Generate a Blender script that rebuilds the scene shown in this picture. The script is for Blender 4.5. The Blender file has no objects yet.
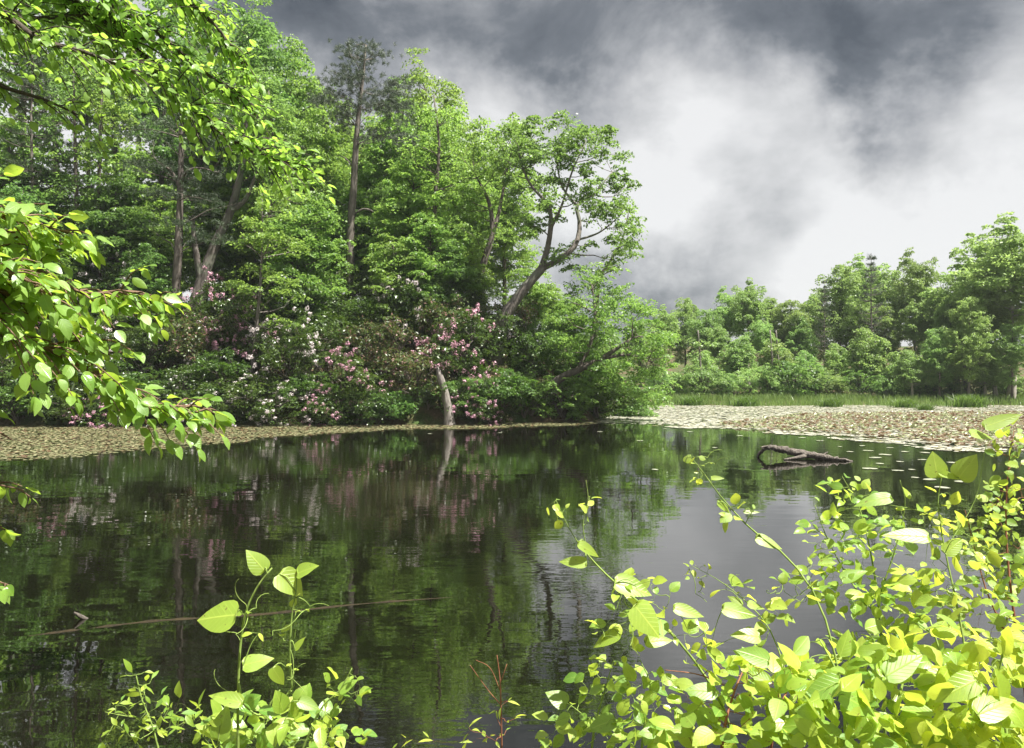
import bpy, math
import numpy as np
from mathutils import Vector

# ------------------------------------------------------------------ camera, sky, sun, exposure
S = bpy.context.scene
COL = S.collection
F, CX, CY, CAMH = 796.0, 512.0, 374.0, 3.0
cam_data = bpy.data.cameras.new('camera')
cam = bpy.data.objects.new('camera', cam_data)
COL.objects.link(cam)
cam.location = (0, 0, CAMH)
cam.rotation_euler = (math.radians(90), 0, 0)
cam_data.sensor_width = 36.0
cam_data.lens = F / 1024.0 * 36.0
cam_data.clip_start = 0.05
cam_data.clip_end = 3000.0
S.camera = cam

SUN_EL, SUN_AZ = 65.0, 118.0          # azimuth clockwise from the view direction (+Y)
EXPOSURE = 1.58
SKY_GAIN = 1.0
S.view_settings.view_transform = 'Standard'
S.view_settings.look = 'None'
S.view_settings.exposure = EXPOSURE
S.view_settings.gamma = 1.0
S.view_settings.use_curve_mapping = False

sd = bpy.data.lights.new('sun', 'SUN')
sd.energy = 5.0
sd.angle = math.radians(0.6)
sd.color = (1.0, 0.96, 0.88)
sun = bpy.data.objects.new('sun', sd)
COL.objects.link(sun)
el, az = math.radians(SUN_EL), math.radians(SUN_AZ)
sdir = Vector((math.cos(el) * math.sin(az), math.cos(el) * math.cos(az), math.sin(el)))
sun.rotation_euler = sdir.to_track_quat('Z', 'Y').to_euler()
sun.location = sdir * 60


class NT:
    """small node-tree helper"""
    def __init__(self, tree):
        self.t = tree
        self.t.nodes.clear()
    def n(self, kind, ins=None, **attrs):
        nd = self.t.nodes.new(kind)
        for k, v in attrs.items():
            setattr(nd, k, v)
        for k, v in (ins or {}).items():
            s = nd.inputs[k]
            if isinstance(v, bpy.types.NodeSocket):
                self.t.links.new(v, s)
            else:
                s.default_value = v
        return nd
    def math(self, op, a, b=0.0, c=None, clamp=False):
        ins = {0: a, 1: b}
        if c is not None:
            ins[2] = c
        return self.n('ShaderNodeMath', ins, operation=op, use_clamp=clamp).outputs[0]
    def vmath(self, op, a, b=(0, 0, 0)):
        nd = self.n('ShaderNodeVectorMath', {0: a, 1: b}, operation=op)
        return nd.outputs['Value'] if op == 'DOT_PRODUCT' else nd.outputs[0]
    def mixc(self, fac, a, b, mode='MIX'):
        nd = self.n('ShaderNodeMix', None, data_type='RGBA', blend_type=mode)
        for idx, v in ((0, fac), (6, a), (7, b)):
            s = nd.inputs[idx]
            if isinstance(v, bpy.types.NodeSocket):
                self.t.links.new(v, s)
            else:
                s.default_value = v if idx == 0 else (tuple(v) + (1.0,) if len(v) == 3 else v)
        return nd.outputs[2]
    def ramp(self, fac, stops, interp='LINEAR'):
        nd = self.n('ShaderNodeValToRGB', {0: fac})
        cr = nd.color_ramp
        cr.interpolation = interp
        while len(cr.elements) < len(stops):
            cr.elements.new(0.5)
        for e, (p, c) in zip(cr.elements, stops):
            e.position = p
            e.color = tuple(c) + (1.0,) if len(c) == 3 else c
        return nd.outputs[0]


def pix_dir(px, py):
    v = Vector(((px - CX) / F, 1.0, -(py - CY) / F))
    return tuple(v.normalized())


def build_world():
    w = bpy.data.worlds.new('World')
    S.world = w
    w.use_nodes = True
    t = NT(w.node_tree)
    d = t.n('ShaderNodeTexCoord').outputs['Generated']
    d = t.vmath('NORMALIZE', d)
    sep = t.n('ShaderNodeSeparateXYZ', {0: d})
    zz = t.math('ADD', t.math('MAXIMUM', sep.outputs[2], 0.0), 0.22)
    p = t.n('ShaderNodeCombineXYZ', {0: t.math('DIVIDE', sep.outputs[0], zz), 1: t.math('DIVIDE', sep.outputs[1], zz), 2: 0.0}).outputs[0]
    flat = t.n('ShaderNodeMapping', {'Vector': d, 'Scale': (1.0, 1.0, 1.5), 'Location': (.37, 0.0, .21)}).outputs[0]
    n1 = t.n('ShaderNodeTexNoise', {'Vector': p, 'Scale': 1.25, 'Detail': 9.0, 'Roughness': 0.55, 'Distortion': 0.3}).outputs[0]
    n2 = t.n('ShaderNodeTexNoise', {'Vector': flat, 'Scale': 4.2, 'Detail': 10.0, 'Roughness': 0.60, 'Distortion': 0.25}).outputs[0]
    # cloud banks bend along a warped direction so that their edges billow
    wn = t.n('ShaderNodeTexNoise', {'Vector': d, 'Scale': 5.0, 'Detail': 6.0, 'Roughness': 0.55}).outputs['Color']
    wd = t.vmath('NORMALIZE', t.vmath('ADD', d, t.n('ShaderNodeVectorMath', {0: t.vmath('SUBTRACT', wn, (0.5, 0.5, 0.5)), 'Scale': 0.36}, operation='SCALE').outputs[0]))
    b = t.math('MULTIPLY_ADD', t.math('SUBTRACT', n1, 0.5), 0.75, 0.665)
    b = t.math('ADD', b, t.math('MULTIPLY', t.math('SUBTRACT', n2, 0.5), 1.35))
    lobes = [
        (620, 10, 120, -.52), (480, -20, 110, -.50), (780, 15, 115, -.50), (930, 10, 110, -.40), (340, 0, 100, -.50), (240, 5, 80, -.46), (860, 85, 60, -.20), (540, 60, 60, -.16),
        (655, 292, 60, -.50), (760, 252, 60, -.26), (600, 300, 50, -.20), (850, 110, 60, -.16), (950, 130, 50, -.20), (730, 270, 50, -.10),
        (490, 100, 70, +.16), (970, 225, 120, +.30), (690, 195, 110, +.28), (590, 150, 80, +.14), (1000, 80, 50, +.14), (840, 170, 90, +.24), (820, 295, 60, +.12),
        (600, 200, 80, +.14), (450, 120, 70, +.14), (100, 90, 150, +.40),
        (400, -520, 420, +.45), (900, -620, 400, +.40),  # unseen bright clouds overhead, added to brighten the water's reflection
    ]
    for px, py, R, a in lobes:
        k = 2.0 / (R / F) ** 2
        dot = t.vmath('DOT_PRODUCT', wd, pix_dir(px, py))
        g = t.math('EXPONENT', t.math('MULTIPLY', t.math('SUBTRACT', dot, 1.0), k))
        b = t.math('MULTIPLY_ADD', g, a, b)
    cloud = t.ramp(b, [(0.0, (0.090, 0.102, 0.117)), (0.22, (0.18, 0.195, 0.215)), (0.45, (0.41, 0.42, 0.437)), (0.66, (0.61, 0.615, 0.62)), (1.0, (0.86, 0.86, 0.86))], 'LINEAR')
    sky = t.n('ShaderNodeTexSky', None, sky_type='NISHITA', sun_disc=False)
    sky.sun_elevation = el
    sky.sun_rotation = az
    g = 10.0 / (2 ** EXPOSURE) * SKY_GAIN
    cl = t.mixc(1.0, cloud, (g, g, g), 'MULTIPLY')
    col = t.mixc(0.03, cl, sky.outputs[0])
    bg = t.n('ShaderNodeBackground', {'Color': col, 'Strength': 0.1})
    t.n('ShaderNodeOutputWorld', {'Surface': bg.outputs[0]})
    w.cycles.sampling_method = 'MANUAL'
    w.cycles.sample_map_resolution = 512


build_world()
S.render.engine = 'CYCLES'
cy = S.cycles
cy.max_bounces = 8
cy.diffuse_bounces = 3
cy.glossy_bounces = 3
cy.transmission_bounces = 4
cy.volume_bounces = 0
cy.transparent_max_bounces = 8
cy.use_denoising = True
cy.sample_clamp_indirect = 6.0
cy.caustics_reflective = False
cy.caustics_refractive = False
S.render.use_persistent_data = False


# ------------------------------------------------------------------ geometry helpers
def P(px, py, d):
    """the point at distance d that shows at a picture position"""
    return np.array([(px - CX) / F * d, d, CAMH - (py - CY) / F * d])


def nrm(a):
    return a / np.maximum(np.linalg.norm(a, axis=-1, keepdims=True), 1e-9)


class MB:
    """collects faces and links them as ONE mesh object"""
    def __init__(self):
        self.v, self.l, self.c, self.uv, self.n = [], [], [], [], 0
        self.has_uv = False
    def add(self, V, Fc, uv=None):
        V = np.asarray(V, float).reshape(-1, 3)
        Fc = np.asarray(Fc, int)
        self.v.append(V)
        self.l.append((Fc + self.n).ravel())
        self.c.append(np.full(len(Fc), Fc.shape[1]))
        if uv is not None:
            self.has_uv = True
            self.uv.append(np.asarray(uv, float).reshape(-1, 2)[Fc.ravel()])
        else:
            self.uv.append(np.zeros((Fc.size, 2)))
        self.n += len(V)
    def add_with(self, V, faces, uv=None):
        """vertices once, several face arrays of different sizes"""
        V = np.asarray(V, float).reshape(-1, 3)
        self.v.append(V)
        for Fc in faces:
            Fc = np.asarray(Fc, int)
            self.l.append((Fc + self.n).ravel())
            self.c.append(np.full(len(Fc), Fc.shape[1]))
            if uv is not None:
                self.has_uv = True
                self.uv.append(np.asarray(uv, float).reshape(-1, 2)[Fc.ravel()])
            else:
                self.uv.append(np.zeros((Fc.size, 2)))
        self.n += len(V)
    def mesh(self, name, mat, smooth=False, origin=None):
        me = bpy.data.meshes.new(name)
        V = np.concatenate(self.v)
        if origin is not None:
            V = V - np.asarray(origin)
        L = np.concatenate(self.l)
        C = np.concatenate(self.c)
        me.vertices.add(len(V))
        me.vertices.foreach_set('co', V.ravel().astype(np.float32))
        me.loops.add(len(L))
        me.loops.foreach_set('vertex_index', L.astype(np.int32))
        me.polygons.add(len(C))
        st = np.concatenate([[0], np.cumsum(C)[:-1]])
        me.polygons.foreach_set('loop_start', st.astype(np.int32))
        me.polygons.foreach_set('loop_total', C.astype(np.int32))
        if smooth:
            me.polygons.foreach_set('use_smooth', np.ones(len(C), bool))
        if self.has_uv:
            ul = me.uv_layers.new(name='UVMap')
            ul.data.foreach_set('uv', np.concatenate(self.uv).ravel().astype(np.float32))
        me.update(calc_edges=True)
        me.validate()
        me.materials.append(mat)
        return me
    def build(self, name, mat, parent=None, smooth=False, origin=None):
        o = bpy.data.objects.new(name, self.mesh(name, mat, smooth, origin))
        COL.objects.link(o)
        if parent is not None:
            o.parent = parent
        return o


def thing(name, label, cat, loc=(0, 0, 0), group=None):
    o = bpy.data.objects.new(name, None)
    o.empty_display_size = 0.3
    COL.objects.link(o)
    o.location = tuple(loc)
    o['label'] = label
    o['category'] = cat
    if group:
        o['group'] = group
    return o


def tag(o, label, cat, group=None):
    o['label'] = label
    o['category'] = cat
    if group:
        o['group'] = group
    return o


def copy_thing(root, loc, rz=0.0, scale=1.0, label=None, group=None, mats=None):
    r = root.copy()
    COL.objects.link(r)
    r.location = tuple(loc)
    r.rotation_euler = (0, 0, rz)
    r.scale = (scale,) * 3 if np.isscalar(scale) else tuple(scale)
    if label:
        r['label'] = label
    if group:
        r['group'] = group
    for ch in list(root.children):
        c = ch.copy()
        COL.objects.link(c)
        c.parent = r
        key = ch.name.split('.')[0]
        if mats and key in mats:
            c.material_slots[0].link = 'OBJECT'
            c.material_slots[0].material = mats[key]
    return r


def cr(pts, n):
    """Catmull-Rom resampling of a polyline (columns beyond xyz ride along)"""
    p = np.asarray(pts, float)
    if len(p) == 2:
        t = np.linspace(0, 1, n)[:, None]
        return p[0] * (1 - t) + p[1] * t
    q = np.vstack([2 * p[0] - p[1], p, 2 * p[-1] - p[-2]])
    out = []
    for u in np.linspace(0, len(p) - 1 - 1e-6, n):
        i = int(u)
        t = u - i
        a, b, c, d = q[i], q[i + 1], q[i + 2], q[i + 3]
        out.append(0.5 * ((2 * b) + (-a + c) * t + (2 * a - 5 * b + 4 * c - d) * t * t + (-a + 3 * b - 3 * c + d) * t ** 3))
    return np.array(out)


def tube(mb, pts, rad, sides=6, cap=False, rough=0.0, rng=None):
    p = np.asarray(pts, float)
    r = np.asarray(rad, float)
    n = len(p)
    t = nrm(np.gradient(p, axis=0))
    m = np.abs(t.mean(0))
    ref = np.eye(3)[int(np.argmin(m))]
    u = nrm(np.cross(t, ref))
    w = np.cross(t, u)
    a = np.linspace(0, 2 * np.pi, sides, endpoint=False)
    k = np.ones((n, sides))
    if rough and rng is not None:
        k = 1 + rough * rng.normal(size=(n, sides))
    V = p[:, None, :] + (np.cos(a)[None, :, None] * u[:, None, :] + np.sin(a)[None, :, None] * w[:, None, :]) * (r[:, None] * k)[:, :, None]
    i = np.arange(n - 1)[:, None] * sides
    j = np.arange(sides)[None, :]
    j2 = (j + 1) % sides
    Fq = np.stack([i + j, i + j2, i + sides + j2, i + sides + j], -1).reshape(-1, 4)
    faces = [Fq]
    if cap:
        faces += [np.arange(sides)[None, ::-1], (np.arange(sides) + (n - 1) * sides)[None, :]]
    mb.add_with(V.reshape(-1, 3), faces)


def rhombs(mb, C, D, N, L, W, fold=0.12):
    """one folded leaf-shaped face per leaf"""
    D = nrm(D)
    Sd = nrm(np.cross(D, N))
    N = np.cross(Sd, D)
    L = np.broadcast_to(np.asarray(L, float), (len(C),))[:, None]
    W = np.broadcast_to(np.asarray(W, float), (len(C),))[:, None]
    V = np.stack([C - D * L * .5, C - D * L * .05 + Sd * W * .5 + N * W * fold, C + D * L * .5, C - D * L * .05 - Sd * W * .5 + N * W * fold], 1)
    Fq = np.arange(len(C) * 4).reshape(-1, 4)
    mb.add(V.reshape(-1, 3), Fq)


OVATE = ([.03, .10, .20, .32, .45, .58, .70, .81, .90, .96], [.26, .58, .84, .97, 1.0, .92, .76, .53, .30, .13])
HEART = ([-.03, .05, .15, .27, .40, .53, .66, .78, .88, .95], [.50, .84, .98, 1.0, .95, .83, .65, .44, .24, .10])
LANCE = ([.08, .22, .40, .58, .75, .90], [.30, .72, 1.0, .92, .62, .28])


def leaves(mb, B, D, N, L, W, rng, shape=OVATE, droop=.18, fold=.18, wave=.05):
    """modelled leaves: folded midrib, curved blade; B is where the stalk meets the blade"""
    M = len(B)
    if M == 0:
        return
    ts, ws = np.array(shape[0]), np.array(shape[1])
    n = len(ts)
    D = nrm(D)
    Sd = nrm(np.cross(D, N))
    N = np.cross(Sd, D)
    L = np.broadcast_to(np.asarray(L, float), (M,))
    W = np.broadcast_to(np.asarray(W, float), (M,))
    dr = droop * rng.uniform(.2, 1.8, M)
    fo = fold * rng.uniform(-.2, 1.6, M)
    tw = rng.normal(0, .25, M)
    def mid(t):
        return B + D * (L * t * (1 - .25 * dr * t))[:, None] - N * (L * dr * t * t)[:, None]
    out, uv = [mid(0.0)], [(np.zeros(M), np.full(M, .5))]
    for t, w in zip(ts, ws):
        m = mid(t)
        wob = rng.normal(0, wave, (2, M))
        ct, st_ = np.cos(tw * t), np.sin(tw * t)
        Sx = Sd * ct[:, None] + N * st_[:, None]
        Nx = N * ct[:, None] - Sd * st_[:, None]
        hw = (W * .5 * w)
        out += [m + Sx * (hw * (1 - .2 * np.abs(fo)))[:, None] + Nx * (hw * (fo * 1.2 + wob[0]))[:, None], m,
                m - Sx * (hw * (1 - .2 * np.abs(fo)))[:, None] + Nx * (hw * (fo * 1.2 + wob[1]))[:, None]]
        uv += [(np.full(M, t), np.full(M, .5 + .5 * w)), (np.full(M, t), np.full(M, .5)), (np.full(M, t), np.full(M, .5 - .5 * w))]
    out.append(mid(1.0))
    uv.append((np.ones(M), np.full(M, .5)))
    V = np.stack(out, 1)
    U = np.stack([np.stack(a, -1) for a in uv], 1)
    k = 2 + 3 * n
    off = (np.arange(M) * k)[:, None, None]
    q, tr = [], [[0, 2, 1], [0, 3, 2]]
    for i in range(n - 1):
        a = 1 + 3 * i
        b = a + 3
        q += [[a, a + 1, b + 1, b], [a + 1, a + 2, b + 2, b + 1]]
    a = 1 + 3 * (n - 1)
    tr += [[a, a + 1, k - 1], [a + 1, a + 2, k - 1]]
    q = (np.array(q)[None] + off).reshape(-1, 4)
    tr = (np.array(tr)[None] + off).reshape(-1, 3)
    mb.add_with(V.reshape(-1, 3), [q, tr], U.reshape(-1, 2))


# ------------------------------------------------------------------ materials
MATS = {}


def new_mat(name):
    m = bpy.data.materials.new(name)
    m.use_nodes = True
    MATS[name] = m
    return m, NT(m.node_tree)


def leaf_mat(name, c1, c2, trans, tfac=.42, rough=.42, spec=.45, objvar=.12, veins=False, odd=None):
    """c1..c2 vary from leaf to leaf; trans is the colour of light shining through"""
    m, t = new_mat(name)
    g = t.n('ShaderNodeNewGeometry')
    oi = t.n('ShaderNodeObjectInfo')
    rnd = g.outputs['Random Per Island']
    base = t.mixc(rnd, c1, c2)
    tr = t.mixc(rnd, tuple(x * .8 for x in trans), tuple(min(1, x * 1.2) for x in trans))
    if odd:
        f = t.math('GREATER_THAN', t.math('FRACT', t.math('MULTIPLY', rnd, 37.7)), 1 - odd[1])
        base = t.mixc(f, base, odd[0])
        tr = t.mixc(f, tr, odd[0])
    r2 = oi.outputs['Random']
    h = t.math('MULTIPLY_ADD', r2, .018 * objvar / .12, .5 - .013 * objvar / .12)
    v = t.math('MULTIPLY_ADD', t.math('FRACT', t.math('MULTIPLY', r2, 17.3)), 2 * objvar, 1 - objvar)
    base = t.n('ShaderNodeHueSaturation', {'Hue': h, 'Value': v, 'Color': base}).outputs[0]
    tr = t.n('ShaderNodeHueSaturation', {'Hue': h, 'Value': v, 'Color': tr}).outputs[0]
    ins = {'Base Color': base, 'Roughness': rough, 'Specular IOR Level': spec}
    if veins:
        uv = t.n('ShaderNodeUVMap').outputs[0]
        sp = t.n('ShaderNodeSeparateXYZ', {0: uv})
        cross = t.math('ABSOLUTE', t.math('SUBTRACT', sp.outputs[1], .5))
        ph = t.math('SUBTRACT', t.math('MULTIPLY', sp.outputs[0], 7.0), t.math('MULTIPLY', cross, 5.0))
        wv = t.math('ABSOLUTE', t.math('SUBTRACT', t.math('FRACT', ph), .5))
        line = t.math('SUBTRACT', 1.0, t.math('MULTIPLY', wv, 9.0), clamp=True)
        midrib = t.math('SUBTRACT', 1.0, t.math('MULTIPLY', cross, 26.0), clamp=True)
        vein = t.math('MAXIMUM', t.math('MULTIPLY', line, .55), midrib)
        ns = t.n('ShaderNodeTexNoise', {'Vector': t.n('ShaderNodeTexCoord').outputs['Object'], 'Scale': 38.0, 'Detail': 3.0}).outputs[0]
        base2 = t.mixc(t.math('MULTIPLY', vein, .45), base, tuple(min(1, x * 1.5 + .05) for x in c2))
        base2 = t.mixc(t.math('MULTIPLY', t.math('SUBTRACT', ns, .45, clamp=True), .7), base2, tuple(x * .6 for x in c1))
        ins['Base Color'] = base2
        tr = t.mixc(t.math('MULTIPLY', vein, .35), tr, tuple(x * .6 for x in trans))
        spot = t.n('ShaderNodeTexNoise', {'Vector': t.n('ShaderNodeTexCoord').outputs['Object'], 'Scale': 95.0, 'Detail': 2.0}).outputs[0]
        sf = t.ramp(spot, [(.68, (0, 0, 0)), (.73, (1, 1, 1))])
        base2 = t.mixc(t.math('MULTIPLY', sf, .75), base2, (.16, .09, .03))
        tr = t.mixc(t.math('MULTIPLY', sf, .7), tr, (.12, .06, .02))
        ins['Base Color'] = base2
        ins['Roughness'] = t.math('MULTIPLY_ADD', t.math('FRACT', t.math('MULTIPLY', rnd, 53.1)), .35, rough - .10)
        hgt = t.math('SUBTRACT', t.math('MULTIPLY', ns, .5), vein)
        ins['Normal'] = t.n('ShaderNodeBump', {'Strength': .35, 'Distance': .002, 'Height': hgt}).outputs[0]
    bs = t.n('ShaderNodeBsdfPrincipled', ins)
    tl = t.n('ShaderNodeBsdfTranslucent', {'Color': tr})
    mx = t.n('ShaderNodeMixShader', {0: tfac, 1: bs.outputs[0], 2: tl.outputs[0]})
    t.n('ShaderNodeOutputMaterial', {'Surface': mx.outputs[0]})
    return m


leaf_mat('leaf_spring', (.105, .215, .042), (.185, .29, .062), (.32, .51, .09), .48)
leaf_mat('leaf_mid', (.068, .155, .034), (.125, .22, .05), (.23, .41, .08), .46)
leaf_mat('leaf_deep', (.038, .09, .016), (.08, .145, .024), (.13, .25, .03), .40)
leaf_mat('leaf_far', (.15, .26, .085), (.235, .345, .115), (.36, .54, .14), .5, objvar=.18)  # lightened leaf colour stands in for haze and brightness on the far shore
leaf_mat('leaf_laurel', (.026, .06, .012), (.07, .12, .020), (.11, .19, .025), .30, rough=.34, spec=.5)
leaf_mat('leaf_laurel_bronze', (.04, .065, .018), (.085, .125, .028), (.14, .18, .035), .32, odd=((.22, .13, .10), .16))
leaf_mat('needle', (.035, .06, .03), (.07, .10, .045), (.06, .12, .04), .22, rough=.5)
leaf_mat('needle_dusty', (.06, .085, .055), (.10, .12, .075), (.08, .13, .06), .2, rough=.5)
leaf_mat('blossom_pink', (.46, .20, .29), (.62, .44, .49), (.6, .35, .42), .35, spec=.2)
leaf_mat('blossom_white', (.60, .50, .52), (.74, .70, .70), (.7, .62, .62), .35, spec=.2)
leaf_mat('leaf_branch', (.12, .24, .035), (.22, .35, .07), (.48, .68, .07), .45, rough=.28, spec=.6, veins=True, objvar=.05)
leaf_mat('leaf_overhead', (.13, .25, .04), (.22, .37, .07), (.42, .68, .09), .50, rough=.36, spec=.55, veins=True, objvar=.05)
leaf_mat('leaf_vine', (.16, .30, .035), (.43, .50, .065), (.74, .84, .09), .46, rough=.34, spec=.75, veins=True, objvar=.04)
leaf_mat('leaf_shrub', (.10, .24, .03), (.36, .46, .06), (.60, .76, .08), .46, rough=.34, spec=.75, veins=True, objvar=.06)
leaf_mat('reed_blade', (.075, .15, .035), (.16, .22, .065), (.18, .30, .06), .35)
leaf_mat('pad_green', (.13, .14, .065), (.28, .26, .15), (.15, .2, .06), .1, rough=.30, spec=.9, odd=((.14, .09, .05), .22))
leaf_mat('pad_glare', (.42, .41, .33), (.64, .62, .53), (.15, .2, .06), .05, rough=.22, spec=1.0, odd=((.30, .27, .15), .15))  # sky glare painted in as a whitish pad colour
leaf_mat('pad_loose', (.34, .36, .27), (.48, .48, .38), (.15, .2, .06), .05, rough=.2, spec=1.0)
leaf_mat('pad_rust', (.13, .085, .05), (.27, .22, .14), (.2, .12, .05), .2, rough=.4, spec=.7, odd=((.24, .27, .13), .45))


def bark_mat(name, c1, c2, scale=6.0, stretch=.25, bump=.6, moss=None):
    m, t = new_mat(name)
    tc = t.n('ShaderNodeTexCoord').outputs['Object']
    mp = t.n('ShaderNodeMapping', {'Vector': tc, 'Scale': (1, 1, stretch)}).outputs[0]
    n1 = t.n('ShaderNodeTexNoise', {'Vector': mp, 'Scale': scale, 'Detail': 7.0, 'Roughness': .62, 'Distortion': .4}).outputs[0]
    n2 = t.n('ShaderNodeTexVoronoi', {'Vector': mp, 'Scale': scale * 2.2}).outputs[0]
    col = t.ramp(n1, [(.3, c1), (.7, c2)])
    col = t.mixc(t.math('MULTIPLY', t.math('SUBTRACT', .5, n2, clamp=True), .9), col, tuple(x * .5 for x in c1))
    if moss:
        n3 = t.n('ShaderNodeTexNoise', {'Vector': tc, 'Scale': 1.3, 'Detail': 4.0}).outputs[0]
        col = t.mixc(t.ramp(n3, [(.5, (0, 0, 0)), (.62, (1, 1, 1))]), col, moss)
    bp = t.n('ShaderNodeBump', {'Strength': bump, 'Distance': .03, 'Height': t.math('ADD', n1, n2)}).outputs[0]
    bs = t.n('ShaderNodeBsdfPrincipled', {'Base Color': col, 'Roughness': .85, 'Normal': bp, 'Specular IOR Level': .25})
    t.n('ShaderNodeOutputMaterial', {'Surface': bs.outputs[0]})
    return m


bark_mat('bark_grey', (.085, .072, .065), (.21, .185, .165), moss=(.15, .155, .12))
bark_mat('bark_pale', (.22, .20, .17), (.42, .39, .34))
bark_mat('bark_dark', (.07, .058, .05), (.17, .145, .125))
bark_mat('bark_pine', (.095, .08, .07), (.21, .185, .16), scale=4.0)
bark_mat('dead_wood', (.11, .095, .085), (.29, .265, .24), scale=7.0, stretch=.16, bump=.9)
bark_mat('wet_wood', (.035, .028, .023), (.20, .175, .15), scale=9.0, stretch=.5, bump=.8)
bark_mat('sunk_wood', (.012, .009, .003), (.032, .023, .008), scale=6.0, stretch=1.0)
bark_mat('twig', (.10, .06, .04), (.20, .13, .085), scale=20.0)
bark_mat('twig_dark', (.04, .03, .025), (.10, .08, .065), scale=14.0)
bark_mat('stem_green', (.13, .20, .04), (.24, .32, .08), scale=25.0, bump=.2)
bark_mat('stem_red', (.16, .055, .035), (.28, .13, .07), scale=25.0, bump=.2)


def ground_mat():
    m, t = new_mat('forest_floor')
    tc = t.n('ShaderNodeTexCoord').outputs['Object']
    n1 = t.n('ShaderNodeTexNoise', {'Vector': tc, 'Scale': .5, 'Detail': 8.0, 'Roughness': .65}).outputs[0]
    n2 = t.n('ShaderNodeTexNoise', {'Vector': tc, 'Scale': 9.0, 'Detail': 6.0, 'Roughness': .7}).outputs[0]
    a = t.ramp(n2, [(.3, (.04, .028, .016)), (.55, (.10, .07, .04)), (.8, (.17, .13, .085))])
    b = t.ramp(n2, [(.3, (.018, .035, .010)), (.7, (.06, .10, .026))])
    col = t.mixc(t.ramp(n1, [(.42, (0, 0, 0)), (.6, (1, 1, 1))]), a, b)
    bp = t.n('ShaderNodeBump', {'Strength': .8, 'Distance': .08, 'Height': n2}).outputs[0]
    bs = t.n('ShaderNodeBsdfPrincipled', {'Base Color': col, 'Roughness': .95, 'Normal': bp, 'Specular IOR Level': .15})
    t.n('ShaderNodeOutputMaterial', {'Surface': bs.outputs[0]})


def water_mat():
    m, t = new_mat('pond_water')
    tc = t.n('ShaderNodeTexCoord').outputs['Object']
    big = t.n('ShaderNodeTexNoise', {'Vector': tc, 'Scale': .10, 'Detail': 3.0, 'Roughness': .5, 'Distortion': .6}).outputs[0]
    m1 = t.n('ShaderNodeMapping', {'Vector': tc, 'Scale': (.55, 1.25, 1), 'Rotation': (0, 0, .12)}).outputs[0]
    w1 = t.n('ShaderNodeTexNoise', {'Vector': m1, 'Scale': 1.1, 'Detail': 2.0, 'Roughness': .45}).outputs[0]
    m2 = t.n('ShaderNodeMapping', {'Vector': tc, 'Scale': (.6, 1.6, 1), 'Rotation': (0, 0, -.15)}).outputs[0]
    w2 = t.n('ShaderNodeTexNoise', {'Vector': m2, 'Scale': 5.0, 'Detail': 2.0, 'Roughness': .5}).outputs[0]
    patch = t.ramp(big, [(.40, (.05, .05, .05)), (.52, (.6, .6, .6)), (.64, (1.5, 1.5, 1.5))])
    h = t.math('ADD', t.math('MULTIPLY', w1, .0055), t.math('MULTIPLY', t.math('MULTIPLY', w2, .0019), patch))
    bp = t.n('ShaderNodeBump', {'Strength': 1.0, 'Distance': 1.0, 'Height': h}).outputs[0]
    bs = t.n('ShaderNodeBsdfPrincipled', {'Base Color': (.004, .004, .002, 1), 'Roughness': .01, 'IOR': 2.15, 'Normal': bp})
    t.n('ShaderNodeOutputMaterial', {'Surface': bs.outputs[0]})


ground_mat()
water_mat()


def make_haze():
    m, t = new_mat('damp_air')
    v = t.n('ShaderNodeVolumePrincipled', {'Color': (.86, .92, .95, 1), 'Density': .00022, 'Anisotropy': 0.0})
    t.n('ShaderNodeOutputMaterial', {'Volume': v.outputs[0]})
    x0, x1, y0, y1, z0, z1 = -170, 170, -70, 190, -3.0, 34.0
    mb = MB()
    mb.add([(x, y, z) for z in (z0, z1) for x, y in ((x0, y0), (x1, y0), (x1, y1), (x0, y1))],
           [[3, 2, 1, 0], [4, 5, 6, 7], [0, 1, 5, 4], [1, 2, 6, 5], [2, 3, 7, 6], [3, 0, 4, 7]])
    o = mb.build('haze', m)
    o['kind'] = 'stuff'


make_haze()


# ------------------------------------------------------------------ terrain and water
def smooth01(x):
    x = np.clip(x, 0, 1)
    return x * x * (3 - 2 * x)


def bumps(x, y):
    return (.22 * np.sin(x * .55 + 1.3) * np.cos(y * .47) + .13 * np.sin(x * 1.3 + y * .9) + .07 * np.sin(2.7 * x - 1.9 * y))


def shore_left(x):
    return 46.6 + .10 * np.maximum(0, x + 8) ** 1.35 + .5 * np.sin(x * .5)


def terrain(x, y):
    x, y = np.asarray(x, float), np.asarray(y, float)
    bed = -1.3
    s1 = y - shore_left(x)
    xe = 5.0 + .27 * (np.clip(y, 46, 62) - 50) - .10 * np.maximum(0, y - 66)
    s2 = (xe - x) * .9
    s = np.minimum(s1, s2)
    hill = np.where(s > 0, 9.2 * (1 - np.exp(-np.maximum(s, 0) / 8.0)) + .03 * np.maximum(s - 14, 0), s * .5)
    hill = np.where(s > 1, hill + bumps(x, y) * np.clip((s - 1) / 3, 0, 1), hill)
    r = y - (76.5 + .8 * np.sin(x * .21))
    right = np.where(r > 0, np.minimum(.30, r * .12) + .10 * np.maximum(0, r - 8), r * .3)
    right = np.minimum(right, 9 + bumps(x, y))
    n = (3.5 + 1.5 * np.maximum(0, -x - 3.2) + 1.2 * np.maximum(0, x - 2.8)) - y
    near = np.where(n > 0, 1.4 * smooth01(n / 3.6), n * .4)
    rs = (x - (24 + .45 * y))
    rside = np.where(rs > 0, np.minimum(rs * .25, 4), rs * .5)
    ls = (-x - (17 + .5 * y))
    lside = np.where(ls > 0, np.minimum(ls * .25, 6), ls * .5)
    return np.maximum(bed, np.maximum.reduce([hill, right, near, rside, lside]))


def gz(x, y):
    return float(terrain(x, y))


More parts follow.
